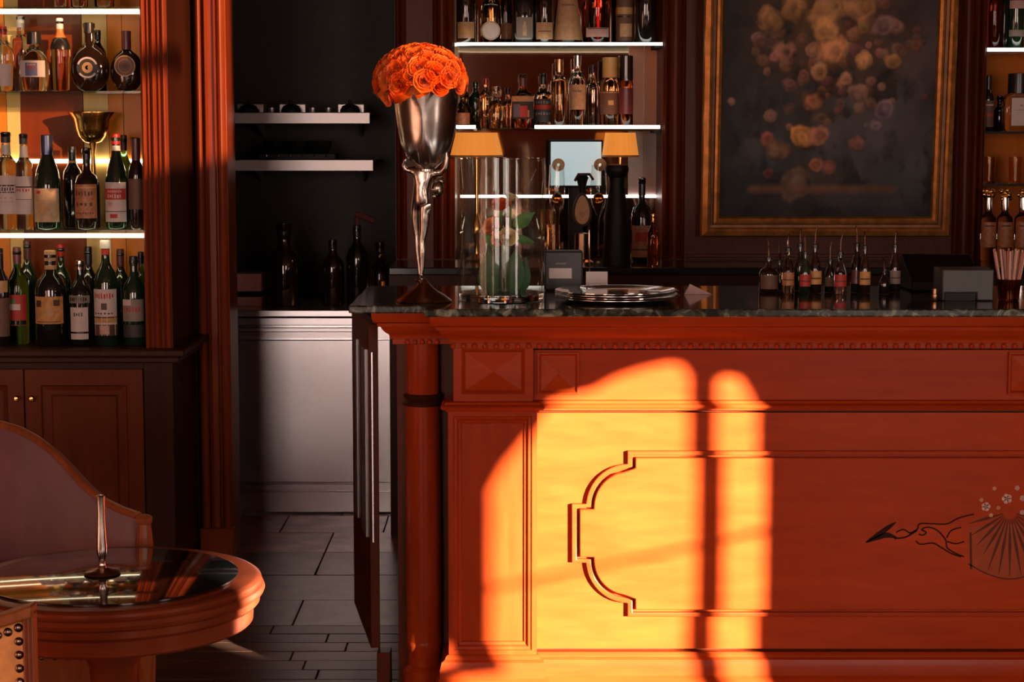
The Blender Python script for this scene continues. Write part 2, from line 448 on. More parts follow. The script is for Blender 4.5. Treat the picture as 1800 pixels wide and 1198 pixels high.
# ================================================================== THE ROOM
# floor: bed, then slabs and boards one by one where the passage shows them
floor = MB().box(XL, XR, YF, 9.2, -0.06, -0.012).struct('floor', 'grout', smooth=False)
def slab(x0, x1, y0, y1, mat, nm):
    w, d = x1 - x0 - 0.0035, y1 - y0 - 0.0035
    return MB().box(x0 + 0.0017, x0 + 0.0017 + w, y0 + 0.0017, y0 + 0.0017 + d, -0.02, random.uniform(-0.0015, 0.0)).build(nm, mat, floor, bevel=0.002, segs=1)
xs = [-2.4 + 0.42 * i for i in range(9)]
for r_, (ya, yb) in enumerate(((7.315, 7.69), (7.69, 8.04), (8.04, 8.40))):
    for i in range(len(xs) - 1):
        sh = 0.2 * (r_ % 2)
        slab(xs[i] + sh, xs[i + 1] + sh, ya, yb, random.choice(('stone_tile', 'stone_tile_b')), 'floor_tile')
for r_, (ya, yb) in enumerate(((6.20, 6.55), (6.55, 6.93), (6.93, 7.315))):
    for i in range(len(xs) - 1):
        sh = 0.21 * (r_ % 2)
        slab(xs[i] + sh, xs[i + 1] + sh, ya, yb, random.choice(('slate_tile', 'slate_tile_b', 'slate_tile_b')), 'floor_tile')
yy = 6.20; k_ = 0
while yy > 4.6:
    x = -2.0 - 0.3 * (k_ % 2) - 0.13 * (k_ % 3)
    while x < 0.05:
        w = random.choice((0.36, 0.5, 0.62)); slab(x, min(x + w, 0.3), yy - 0.105, yy, random.choice(('plank_a', 'plank_b', 'plank_b', 'plank_c')), 'floor_board'); x += w
    yy -= 0.105; k_ += 1
rest = MB().box(XL, XR, YF, 4.55, -0.02, -0.001)
rest.box(0.3, XR, 4.55, 7.2, -0.02, -0.001)
rest.build('floor_boarding', 'plank_b', floor, smooth=False)

MB().box(XL, XR, YF, 9.2, ZC, ZC + 0.1).struct('ceiling', 'plaster_warm', smooth=False)
def grid_wall(mb, holes, u0, u1, v0, v1, put):
    us = sorted({u0, u1} | {h[0] for h in holes} | {h[1] for h in holes}); vs = sorted({v0, v1} | {h[2] for h in holes} | {h[3] for h in holes})
    for a, b in zip(us, us[1:]):
        for c, d in zip(vs, vs[1:]):
            if any(h[0] <= a and b <= h[1] and h[2] <= c and d <= h[3] for h in holes): continue
            put(a, b, c, d)
m = MB(); grid_wall(m, RIGHT_HOLES, YF, 9.2, 0, ZC, lambda a, b, c, d: m.box(XR, XR + 0.08, a, b, c, d)); m.struct('wall_right', 'plaster_warm', smooth=False)
m = MB(); grid_wall(m, FRONT_HOLES, XL, XR, 0, ZC, lambda a, b, c, d: m.box(a, b, YF - 0.1, YF, c, d)); m.struct('wall_front', 'plaster_warm', smooth=False)
MB().box(XL - 0.1, XL, YF, 9.2, 0, ZC).struct('wall_left', 'plaster_warm', smooth=False)

# the windows: frames and glazing bars; a thick post throws the dark bar across the bar front
def window_frame(n, h, bars_v=(), bars_h=(), corner=None):
    y0, y1, z0, z1 = h
    o = thing('window_%d' % n, (XR + 0.04, (y0 + y1) / 2, z0), None, None); o['kind'] = 'structure'
    t = 0.012
    MB().box(XR + 0.01, XR + 0.07, y0 - 0.002, y0 + t, z0, z1).box(XR + 0.01, XR + 0.07, y1 - t, y1 + 0.002, z0, z1).box(XR + 0.01, XR + 0.07, y0 + t, y1 - t, z0, z0 + t).box(XR + 0.01, XR + 0.07, y0 + t, y1 - t, z1 - t, z1).build('window_frame', 'oak_red', o, smooth=False)
    for a, b in bars_v: MB().box(XR + 0.02, XR + 0.06, a, b, z0 + t, z1 - t).build('glazing_bar', 'oak_red', o, smooth=False)
    for a, b, c, d in bars_h: MB().box(XR + 0.03, XR + 0.05, a, b, c, d).build('glazing_bar', 'oak_red', o, smooth=False)
    return o
w1 = window_frame(1, RIGHT_HOLES[0], [(1.328, 1.378)], [(0.412, 1.548, 1.232, 1.242)])
w2 = window_frame(2, RIGHT_HOLES[1], [], [(0.62, 1.18, 2.945, 3.035)])
MB().box(XR + 0.054, XR + 0.058, 0.412, 1.708, 2.612, 3.438).build('sun_dimmer', 'sun_dimmer', w2, smooth=False)  # unseen pane, added to dim the sun through the upper window
window_frame(3, RIGHT_HOLES[2])  # unseen slit, added and sized to send sun onto the table rim
# unseen curtain, its outline shaped to cut the sun patch
cur = thing('curtain', (XR - 0.02, 0.62, 0.4), 'unseen rust curtain with scalloped edge, shaped to trim the sun patch', 'curtain')
poly = [(0.30, 2.40), (0.30, 1.12), (0.60, 1.10), (0.62, 1.0), (0.768, 0.985), (0.768, 1.50), (0.86, 1.63), (0.92, 1.69), (0.97, 1.712), (1.085, 1.712), (1.15, 1.738), (1.21, 1.746), (1.31, 1.746), (1.36, 1.73), (1.41, 1.655), (1.45, 1.675), (1.49, 1.68), (1.53, 1.66), (1.57, 1.60), (1.62, 1.5), (1.62, 2.40)]
m = MB().prism_xz(poly, 0, 0.02); m.v = [(XR - 0.03 - 0.012 * math.sin(x * 60) + y, x, z) for x, y, z in m.v]
m.build('curtain_cloth', 'curtain_cloth', cur, smooth=False)
MB().box(XR - 0.05, XR - 0.045, 0.30, 0.64, 0.02, 1.045).build('sun_blocker', 'curtain_cloth', cur, smooth=False)  # unseen sheet, added to keep a sun streak off the floor
for x0, x1, z0, z1 in FRONT_HOLES:
    o = thing('window_%d' % (5 + FRONT_HOLES.index((x0, x1, z0, z1))), ((x0 + x1) / 2, YF - 0.05, z0), None, None); o['kind'] = 'structure'
    for a in (x0, (x0 + x1) / 2 - 0.025, x1 - 0.05): MB().box(a, a + 0.05, YF - 0.08, YF - 0.02, z0, z1).build('glazing_bar', 'oak_red', o, smooth=False)
    for c in (z0, (z0 + z1) / 2, z1 - 0.05): MB().box(x0 + 0.05, (x0 + x1) / 2 - 0.025, YF - 0.07, YF - 0.03, c, c + 0.05).box((x0 + x1) / 2 + 0.025, x1 - 0.05, YF - 0.07, YF - 0.03, c, c + 0.05).build('glazing_bar', 'oak_red', o, smooth=False)

# back walls
YB = 8.10                                     # face of the back-bar wall
XA, XM0, XM1, XP1, XQ1 = X_(696, YB), X_(800, YB), X_(1163, YB), X_(1727, YB), X_(1727, YB) + 0.8
wb = MB()
for a, b in ((XA, XM0), (XM1, XP1), (XQ1, XR)): wb.box(a, b, YB, 8.5, 0, ZC)
for a, b in ((XM0, XM1), (XP1, XQ1)): wb.box(a, b, YB, 8.5, 2.75, ZC); wb.box(a, b, YB, 8.5, 0, 1.04)
wb.box(XM0, XM1, 8.47, 8.5, 1.04, 2.75).box(XP1, XQ1, 8.47, 8.5, 1.04, 2.75)
wall_back = wb.struct('wall_back', 'mahogany_dark', smooth=False)
def reeds(px_list, Y, z0, z1, parent, mat, depth=0.014, nm='moulding'):
    for a, b in px_list:
        x0, x1 = X_(a, Y), X_(b, Y); n = 6
        poly = [(x0 + (x1 - x0) * i / n, Y - depth * math.sin(math.pi * i / n)) for i in range(n + 1)] + [(x1, Y + 0.004), (x0, Y + 0.004)]
        MB().prism_xy(poly, z0, z1).build(nm, mat, parent)
reeds([(697, 705), (705, 716), (762, 770), (770, 786), (786, 799), (1164, 1174), (1174, 1196), (1196, 1203), (1672, 1684), (1684, 1704), (1704, 1716), (1716, 1726)], YB, 1.08, 2.9, wall_back, 'mahogany_dark')
MB().box(X_(1206, YB), X_(1670, YB), YB - 0.012, YB + 0.002, 1.085, 1.10).build('moulding', 'mahogany_dark', wall_back, bevel=0.003)
# niche linings
MB().box(XM0, XM1, 8.462, 8.4695, 1.045, 2.75).build('mirror_panel', 'bronze_mirror', wall_back, smooth=False)
MB().box(XP1, XQ1, 8.462, 8.4695, 1.045, 2.75).build('niche_back', 'niche_orange', wall_back, smooth=False)
ZM2_ = at(1000, 226, 8.12).z
# sunlit reflection painted as salmon and pink leaves, right end of the niche
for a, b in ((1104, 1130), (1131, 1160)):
    MB().box(X_(a, 8.44), X_(b, 8.44), 8.445, 8.461, ZM2_ + .002, 2.75).build('reflection_panel', 'salmon_reflection', wall_back, smooth=False)
    MB().box(X_(a, 8.44), X_(b, 8.44), 8.445, 8.461, 1.33, ZM2_ - .010).build('reflection_panel', 'pink_reflection', wall_back, smooth=False)

# left back wall, with the casing of the passage
YD = 7.25
XD = X_(402, YD)
MB().box(XL, XD, YD, YD + 0.14, 0, ZC).struct('wall_back_left', 'walnut_dark', smooth=False)
MB().box(XD, XA, YD + 0.02, YD + 0.12, 2.75, ZC).struct('wall_lintel', 'walnut_dark', smooth=False)
tr = thing('trim_1', (X_(374, YD), YD, 0), None, None); tr['kind'] = 'structure'
x0, x1 = X_(346, 7.2), X_(402, 7.2)
w = x1 - x0
MB().box(x0, x1, 7.205, YD + 0.16, 0, 2.9).build('casing_board', 'oak_red', tr, bevel=0.004)
for a, b, dp in ((0.02, 0.30, 0.018), (0.32, 0.42, 0.030), (0.60, 0.66, 0.012), (0.68, 0.97, 0.016)):
    n = 6; xa, xb = x0 + w * a, x0 + w * b
    MB().prism_xy([(xa + (xb - xa) * i / n, 7.205 - dp * math.sin(math.pi * i / n)) for i in range(n + 1)] + [(xb, 7.21), (xa, 7.21)], 0.12, 2.9).build('moulding', 'oak_red', tr)
MB().box(x0 - 0.004, x1 + 0.004, 7.18, 7.23, 0.0, 0.12).build('plinth_block', 'oak_red', tr, bevel=0.004)

# service niche beyond the passage
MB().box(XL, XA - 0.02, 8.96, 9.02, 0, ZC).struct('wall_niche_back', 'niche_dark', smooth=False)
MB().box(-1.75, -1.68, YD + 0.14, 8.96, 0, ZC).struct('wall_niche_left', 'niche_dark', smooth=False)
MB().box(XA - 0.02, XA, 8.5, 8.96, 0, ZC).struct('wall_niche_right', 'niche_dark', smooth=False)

# ================================================================== THE BAR
YFLD, YPIL, YPAN = 5.26, 5.23, 5.236
ZMT, ZMB = at(900, 543, 5.15).z, at(900, 557, 5.15).z
bar = thing('bar_counter', (1.0, 5.5, 0), 'long polished mahogany bar counter with raised panel and corner column', 'bar counter')
XPL, XPR = X_(788, YPIL, .6), X_(944, YPIL, .6)
XBL, XBR = X_(797, YPIL, 1.), X_(937, YPIL, 1.)
XCL = -0.325; XEND = 3.1
MB().box(XPL + 0.012, XEND, 5.285, 5.85, 0.01, ZMB - 0.012).box(XCL, XPL + 0.012, 5.42, 5.85, 0.01, ZMB - 0.012).build('carcass', 'mahogany_dark', bar, smooth=False)
MB().box(XBR - 0.01, XEND, YFLD, 5.29, 0.862, 1.012).build('frieze', 'mahogany', bar, smooth=False)
MB().box(XPR - 0.01, XEND, YFLD, 5.29, 0.177, 0.839).build('field_panel', 'mahogany_veneer', bar, smooth=False)
# moulding between frieze and field, returning round the pilaster
pm = [(-0.02, 0.846), (0.004, 0.846), (0.006, 0.851), (0.017, 0.853), (0.020, 0.858), (0.017, 0.863), (0.010, 0.866), (0.007, 0.872), (0.0, 0.875), (-0.02, 0.875)]
MB().sweep([(XEND, YFLD), (XPR, YFLD), (XPR, YPIL), (XPL, YPIL), (XPL, 5.34)], pm).build('waist_moulding', 'mahogany', bar)
# raised panel in two steps
def outline(dx, dy, Y):
    P = lambda x, y: (at(x, y, Y).x, at(x, y, Y).z)
    C = 1775.0; left = []
    left.append((1103 + dx, 792 + dy)); left.append((1103 + dx, 815 + dy * .6))
    r = 75 - dx
    for k in range(1, 12): a = R(90 + 90 * k / 12); left.append((1105 + r * math.cos(a), 890 - r * math.sin(a)))
    left += [(1030 + dx, 885 + dy * .8), (1005 + dx, 885 + dy * .8), (1005 + dx, 988 - dy * .8), (1030 + dx, 988 - dy * .8)]
    for k in range(1, 12): a = R(180 + 90 * k / 12); left.append((1105 + r * math.cos(a), 984 - r * math.sin(a)))
    left += [(1103 + dx, 1059 - dy * .6), (1103 + dx, 1083 - dy)]
    right = [(2 * C - x, y) for x, y in left[::-1]]
    return [P(x, y) for x, y in left + right]
A_, B_ = outline(0, 0, 5.25), outline(9, 7.5, 5.25)
n_ = len(A_)
vs = [(x, 5.246, z) for x, z in A_] + [(x, 5.246, z) for x, z in B_] + [(x, 5.262, z) for x, z in A_] + [(x, 5.262, z) for x, z in B_]
fs = []
for i in range(n_):
    j = (i + 1) % n_
    fs += [(i, j, n_ + j, n_ + i), (i, 2 * n_ + i, 2 * n_ + j, j), (n_ + i, n_ + j, 3 * n_ + j, 3 * n_ + i)]
MB().add(vs, fs).build('panel_step', 'mahogany', bar, bevel=0.002)
MB().prism_xz(outline(14, 12, 5.24), YPAN, 5.261).build('raised_panel', 'mahogany_veneer', bar, bevel=0.003)
# frieze block with a shallow pyramid, and its twin under the shell
for a, b in ((945, 1018), (1773, 1850)):
    MB().rings(X_(a, 5.25, .95), X_(b, 5.25, .95), at(900, 693, 5.25).z, at(900, 619, 5.25).z, [(0, 5.262), (0, 5.250), (0.005, 5.249), (0.010, 5.257)], apex=5.249).build('frieze_block', 'mahogany_veneer', bar, smooth=False)
# pilaster
MB().rings(XBL, XBR, 0.872, 1.04, [(0, 5.29), (0, YPIL), (0.022, YPIL), (0.026, 5.234), (0.032, 5.243)], apex=5.231).build('pilaster_block', 'mahogany', bar, smooth=False)
MB().rings(XPL, XPR, 0.165, 0.848, [(0, 5.29), (0, YPIL), (0.014, YPIL), (0.017, 5.234), (0.024, 5.235), (0.028, 5.242), (0.035, 5.244), (0.037, 5.249)]).build('pilaster_panel', 'mahogany_up', bar, smooth=False)
# base
pb = [(-0.03, 0.168), (0.002, 0.168), (0.008, 0.163), (0.010, 0.156), (0.019, 0.150), (0.024, 0.128), (0.024, 0.106), (0.034, 0.094), (0.040, 0.084), (0.040, 0.0), (-0.03, 0.0)]
MB().sweep([(XEND, YFLD), (XPR, YFLD), (XPR, YPIL), (XPL, YPIL), (XPL, 5.40)], pb[::-1]).build('base_moulding', 'mahogany', bar)
# cornice
cpath = [(XEND, YPIL), (XBL, YPIL), (XBL, 5.335), (XCL, 5.335), (XCL, 5.85)]
pc = [(-0.05, 1.020), (0.004, 1.020), (0.006, 1.021), (0.006, 1.035), (0.013, 1.037), (0.013, 1.043), (0.017, 1.050), (0.026, 1.056), (0.034, 1.066), (0.037, 1.072), (0.045, 1.073), (0.046, 1.082), (0.055, 1.086), (0.060, 1.096), (0.061, ZMB), (-0.05, ZMB)]
MB().sweep(cpath, pc).build('cornice', 'mahogany', bar)
# beads along the cornice
bd = MB().ball((0, 0, 0), 0.0078, 12, 8).mesh('bead'); bd.materials.append(MATS['mahogany']); bd.shade_smooth()
x = XBL - 0.001; step = 19.0 / ppm(5.22, 1.03)
nb = 0
while x < 1.75:
    share(bd, 'bead', (x, YPIL - 0.009, 1.027), bar); x += step; nb += 1
for i in range(5): share(bd, 'bead', (X_(716 + 13 * i, 5.32, 1.03), 5.335 - 0.009, 1.027), bar)
# corner column
CX, CY = X_(744, 5.385, .6), 5.385
cr = 0.0495
MB().lathe([(cr * .90, 0.876), (cr * .92, 0.88), (cr * .92, 1.02)], (CX, CY, 0), 32).build('column_cap', 'mahogany_up', bar)
MB().lathe([(cr, 0.172), (cr * 1.03, 0.30), (cr * 1.01, 0.6), (cr * .97, 0.843)], (CX, CY, 0), 36).build('column_shaft', 'mahogany_up', bar)
MB().lathe([(cr * .92, 0.842), (cr * 1.14, 0.845), (cr * 1.18, 0.852), (cr * 1.1, 0.858), (cr * 1.02, 0.862), (cr * 1.1, 0.868), (cr * 1.12, 0.873), (cr * .9, 0.877)], (CX, CY, 0), 36).build('column_ring', 'walnut_dark', bar)
MB().lathe([(cr * 1.2, 0.0), (cr * 1.2, 0.088), (cr * 1.1, 0.092), (cr * .92, 0.10), (cr * .90, 0.125), (cr * 1.0, 0.155), (cr * 1.04, 0.165), (cr * .98, 0.172)], (CX, CY, 0), 36).build('column_base', 'mahogany_up', bar)
# inlay on the raised panel: laurel tip, scrolls and a shell
YI = YPAN - 0.0006
def ink(pts, w, mat='paper_dark', nm='inlay'):
    """flat strip following photo points on the panel plane"""
    P = [at(x, y, YI) for x, y in pts]; n = len(P); L = []; Rr = []
    if not hasattr(w, '__len__'): w = [w] * n
    for i in range(n):
        d = (P[min(i + 1, n - 1)] - P[max(i - 1, 0)]); d = Vector((d.x, 0, d.z)).normalized(); q = Vector((-d.z, 0, d.x)) * (w[i] / 640.0 / 2)
        L.append(P[i] + q); Rr.append(P[i] - q)
    vs = [(p.x, YI - 0.0004, p.z) for p in L + Rr]
    fs = [(i, n + i, n + i + 1, i + 1) for i in range(n - 1)]
    return MB().add(vs, fs)
def curve(pts, k=6):
    out = []
    for i in range(len(pts) - 1):
        p0, p1, p2, p3 = pts[max(i - 1, 0)], pts[i], pts[i + 1], pts[min(i + 2, len(pts) - 1)]
        for j in range(k):
            t = j / k
            out.append(tuple(0.5 * (2 * p1[a] + (p2[a] - p0[a]) * t + (2 * p0[a] - 5 * p1[a] + 4 * p2[a] - p3[a]) * t * t + (3 * p1[a] - p0[a] - 3 * p2[a] + p3[a]) * t ** 3) for a in (0, 1)))
    out.append(pts[-1]); return out
inlay = thing('shell_inlay', at(1640, 950, YI), None, None); inlay.parent = bar; inlay.location = inlay.location - bar.location
plain('ink_brown', (0.030, 0.008, 0.004), 0.6, var=0, Specular_IOR_Level=0.1)
plain('ink_grey', (0.11, 0.035, 0.022), 0.6, var=0, Specular_IOR_Level=0.1)
plain('ink_shell', (0.36, 0.075, 0.030), 0.5, var=0.1, Specular_IOR_Level=0.1)
for pts, w in (([(1522, 952), (1545, 938), (1562, 926), (1575, 917)], (1, 9, 8, 1)), ([(1522, 953), (1545, 944), (1560, 940), (1577, 945)], (2, 8, 10, 2)), ([(1572, 946), (1590, 944), (1602, 938), (1612, 932)], (3, 3, 3, 2))):
    ink(curve(pts), [w[0] + (w[-1] - w[0]) * i / (len(curve(pts)) - 1) if len(w) < 4 else np.interp(i / (len(curve(pts)) - 1), (0, .33, .66, 1), w) for i in range(len(curve(pts)))]).build('laurel_leaf', 'ink_brown', inlay, smooth=False)
for pts in ([(1600, 938), (1612, 930), (1617, 920), (1640, 920), (1665, 920), (1685, 910), (1712, 903)], [(1615, 938), (1622, 940), (1628, 935), (1620, 930), (1632, 926), (1648, 932), (1662, 948), (1665, 962), (1680, 972), (1695, 978)],
            [(1610, 950), (1618, 956), (1640, 954), (1655, 962), (1672, 972), (1690, 978)], [(1664, 945), (1672, 932), (1690, 926)], [(1665, 951), (1680, 955), (1695, 951)], [(1575, 935), (1588, 930), (1600, 936), (1612, 930)]):
    ink(curve(pts), 2.6).build('scroll', 'ink_brown', inlay, smooth=False)
sh = [(1702, 925), (1770, 920), (1848, 925), (1845, 1000), (1815, 1014), (1775, 1018), (1735, 1010), (1704, 995)]
ps = [at(x, y, YI) for x, y in sh]
MB().add([(p.x, YI - 0.0002, p.z) for p in ps], [tuple(range(len(ps)))[::-1]]).build('shell_field', 'ink_shell', inlay, smooth=False)
for k in range(-6, 7):
    a = R(13 * k)
    p0 = (1775 + 12 * math.sin(a), 900 + 12 * math.cos(a)); ln = 112 if abs(k) < 3 else 95
    p1 = (1775 + ln * math.sin(a) * .78, 900 + ln * math.cos(a))
    ink([p0, ((p0[0] + p1[0]) / 2, (p0[1] + p1[1]) / 2), p1], (1.5, 5.5, 1.0)).build('shell_rib', 'ink_grey', inlay, smooth=False)
ink(curve([(1702, 990), (1735, 1008), (1775, 1017), (1815, 1008), (1848, 990)]), 2.5).build('shell_rim', 'ink_grey', inlay, smooth=False)
ink([(1706, 935), (1707, 1000)], 4).build('shell_rim', 'ink_grey', inlay, smooth=False)
for x, y, r_ in ((1733, 890, 9), (1770, 876, 10), (1748, 858, 4), (1725, 878, 4), (1755, 892, 4), (1788, 857, 5), (1798, 875, 6), (1797, 900, 5), (1742, 905, 4)):
    c = at(x, y, YI - 0.0002)
    for k in range(5):
        a = 2 * math.pi * k / 5 + x
        MB().disc_y((c.x + math.cos(a) * r_ * .5 / 640, c.y, c.z + math.sin(a) * r_ * .5 / 640), r_ * .42 / 640, r_ * .42 / 640, 0.0004, 10).build('inlay_petal', 'paper_pink' if r_ > 4 else 'print_gold', inlay, smooth=False)

# marble worktop, one slab
plan = [(XEND, 5.15), (X_(746, 5.15), 5.15), (X_(746, 5.15), 5.255), (X_(612, 5.25), 5.255), (X_(612, 5.25), 5.95), (XEND, 5.95)]
mt = MB().prism_xy(plan, ZMB, ZMT).build('marble_countertop', 'marble_green', None, bevel=0.004)
tag(mt, 'dark green veined marble slab on top of the mahogany bar', 'countertop')

# half-height gate leaf standing open beside the bar end
gate = thing('bar_gate', (X_(650, 5.7), 5.8, 0), 'slim half height wooden gate standing open at the bar end', 'gate')
gx0, gy0, gx1, gy1 = X_(658, 5.55, .6), 5.55, X_(628, 6.1, .6), 6.10
ang = math.atan2(gy1 - gy0, gx1 - gx0); ln = math.hypot(gx1 - gx0, gy1 - gy0); gc = ((gx0 + gx1) / 2, (gy0 + gy1) / 2)
ztop = at(640, 566, 5.6).z
MB().obox((gc[0], gc[1], 0.10), ln, 0.028, ztop - 0.10, ang).build('gate_board', 'mahogany_dark', gate, bevel=0.003)
off = Vector((math.cos(ang + math.pi / 2), math.sin(ang + math.pi / 2)))
for t0, t1, wd in ((0.10, 0.34, .006), (0.62, 0.72, .004)):
    cx_, cy_ = gx0 + (gx1 - gx0) * (t0 + t1) / 2, gy0 + (gy1 - gy0) * (t0 + t1) / 2
    MB().obox((cx_ + off.x * 0.017, cy_ + off.y * 0.017, 0.42), ln * (t1 - t0), wd, ztop - 0.50, ang).build('steel_strip', 'steel_soft', gate, smooth=False)
MB().obox((gx0 - 0.004, gy0 - 0.016, 0.42), 0.014, 0.004, ztop - 0.50, ang).build('steel_strip', 'steel_soft', gate, smooth=False)
MB().box(X_(666, 5.6, .2), X_(690, 5.6, .2), 5.5, 5.56, 0.0, 0.10).build('gate_foot', 'mahogany_dark', gate, bevel=0.003)

# ================================================================== LEFT BOTTLE CABINET
YC = 6.70                                      # its front face
cab = thing('bottle_cabinet', (-1.75, 6.95, 0), 'dark wooden bottle cabinet with lit glass shelves left of the passage', 'cabinet')
XC0, XC1 = -2.45, X_(300, YC)                  # outer sides
ZK = at(100, 614, 6.66).z                      # worktop
YBK = 7.05
# base
MB().box(XC0, XC1, YC + 0.02, 7.19, 0.08, ZK - 0.035).build('base_carcass', 'walnut_dark', cab, smooth=False)
MB().box(XC0, XC1 - 0.01, YC + 0.05, 7.18, 0.0, 0.08).build('plinth', 'walnut_dark', cab, smooth=False)
wt = MB().box(XC0, X_(322, 6.66), 6.65, 7.19, ZK - 0.026, ZK).build('worktop', 'walnut_dark', cab, bevel=0.006)
MB().box(XC0, X_(312, 6.67), 6.67, 7.19, ZK - 0.05, ZK - 0.026).build('worktop_moulding', 'walnut_dark', cab, bevel=0.006)
xs_ = X_(44, YC, .6); xr = X_(252, YC, .6)
wood('cherry_door', (0.13, 0.026, 0.008), (0.21, 0.044, 0.012), 0.40, 0.25, (1, 1, 10), 9, 0.2)
for a, b, kx in ((xs_ + 0.003, xr, 57), (xs_ - 0.42, xs_ - 0.003, 30)):
    d = MB().rings(a, b, 0.10, ZK - 0.075, [(0, YC + 0.02), (0, YC), (0.055, YC), (0.060, YC + 0.008), (0.075, YC + 0.012), (0.090, YC + 0.012), (0.095, YC + 0.004)]).build('door', 'cherry_door', cab, smooth=False)
    c = at(kx, 700, YC - 0.01)
    MB().lathe([(0.004, 0), (0.004, 0.012), (0.010, 0.016), (0.011, 0.022), (0.007, 0.028), (0.0001, 0.029)], (0, 0, 0), 14).xform(Matrix.Translation((c.x, YC, c.z)) @ Matrix.Rotation(R(90), 4, 'X')).build('knob', 'brass', d)
MB().box(xr + 0.004, XC1, YC, YC + 0.02, 0.08, ZK - 0.05).build('stile', 'walnut_dark', cab, bevel=0.003)
# uprights
ztopc = 2.75
px0, px1 = X_(252, YC), X_(300, YC)
MB().box(px0, px1, YC + 0.012, 7.19, ZK, ztopc).build('upright', 'walnut_dark', cab, smooth=False)
w = px1 - px0
for a, b, dp in ((0.0, 0.20, 0.014), (0.22, 0.34, 0.010), (0.36, 0.58, 0.018), (0.60, 0.72, 0.010), (0.74, 0.98, 0.014)):
    n = 6; xa, xb = px0 + w * a, px0 + w * b
    MB().prism_xy([(xa + (xb - xa) * i / n, YC + 0.012 - dp * math.sin(math.pi * i / n)) for i in range(n + 1)] + [(xb, YC + 0.016), (xa, YC + 0.016)], ZK, ztopc).build('reed', 'oak_red', cab)
MB().box(XC0, XC0 + 0.03, YC, 7.19, ZK, ztopc).build('upright', 'oak_red', cab, smooth=False)
MB().box(XC0, XC1, YC - 0.03, 7.19, ztopc, ztopc + 0.12).build('cabinet_crown', 'oak_red', cab, bevel=0.01)
# back: mirror reflections painted as amber, pale and dark strips
for a, b, mname in ((-420, 18, 'amber_reflection'), (18, 43, 'pale_reflection'), (43, 152, 'amber_dark'), (152, 196, 'pale_reflection'), (196, 222, 'amber_reflection'), (222, 262, 'amber_reflection')):
    MB().box(X_(a, YBK), X_(b, YBK) - 0.002, YBK + (0.0 if 'dark' in mname else 0.004), YBK + 0.02, ZK, ztopc).build('back_panel', mname, cab, smooth=False)
# glass shelves and light lines
ZS0, ZS1, ZS2 = at(100, 12, 6.75).z, at(100, 160, 6.74).z, at(100, 404, 6.74).z
for z in (ZS0, ZS1, ZS2):
    MB().box(XC0 + 0.031, px0 - 0.001, 6.74, YBK - 0.002, z - 0.008, z).build('glass_shelf', 'shelf_glass', cab, smooth=False)
for z, y in ((ZS0 - 0.016, 6.76), (at(100, 283, YBK).z, YBK - 0.008), (at(100, 414, 6.76).z, 6.76)):
    MB().box(XC0 + 0.032, px0 - 0.002, y, y + 0.006, z - 0.0075, z + 0.0075).build('light_line', 'led', cab, smooth=False)

# ================================================================== BOTTLES
def prof_of(kind, H, Rr):
    if kind == 'std':   p = [(.90, 0), (1, .02), (1, .58), (.97, .63), (.80, .70), (.52, .755), (.36, .80), (.33, .86), (.33, .93), (.40, .935), (.40, .965), (.33, .97), (.33, 1)]
    elif kind == 'tall':p = [(.92, 0), (1, .02), (1, .66), (.92, .70), (.62, .74), (.45, .77), (.42, .85), (.42, .96), (.5, .965), (.5, 1)]
    elif kind == 'champ': p = [(.90, 0), (1, .02), (1, .46), (.95, .54), (.80, .63), (.60, .71), (.42, .79), (.36, .86), (.34, .93), (.42, .935), (.42, .97), (.34, .975), (.34, 1)]
    elif kind == 'squat': p = [(.92, 0), (1, .02), (1, .52), (.96, .58), (.75, .66), (.42, .70), (.30, .74), (.28, .93), (.36, .94), (.36, 1)]
    elif kind == 'flask': p = [(.30, 0), (.34, .006)] + [(math.sin(R(25 + 130 * i / 12)) * 1.0, .30 - .36 * math.cos(R(25 + 130 * i / 12)) + .03) for i in range(13)] + [(.26, .70), (.23, .74), (.23, .93), (.30, .935), (.30, 1)]
    elif kind == 'decanter': p = [(.86, 0), (.92, .02), (1, .30), (.98, .45), (.85, .60), (.55, .70), (.34, .74), (.32, .80), (.45, .82), (.45, .85), (.34, .87), (.34, 1)]
    elif kind == 'cone': p = [(.92, 0), (1, .03), (.62, .62), (.36, .80), (.32, .90), (.38, .92), (.38, 1)]
    elif kind == 'short': p = [(.92, 0), (1, .02), (1, .50), (.92, .58), (.55, .68), (.38, .72), (.36, .90), (.46, .92), (.46, 1)]
    elif kind == 'square': p = [(.95, 0), (1, .02), (1, .55), (.92, .62), (.50, .70), (.34, .74), (.34, .92), (.42, .94), (.42, 1)]
    return [(r * Rr, z * H) for r, z in p]
def r_at(prof, z):
    for (r0, z0), (r1, z1) in zip(prof, prof[1:]):
        if z0 <= z <= z1 and z1 > z0: return r0 + (r1 - r0) * (z - z0) / (z1 - z0)
    return prof[-1][0]
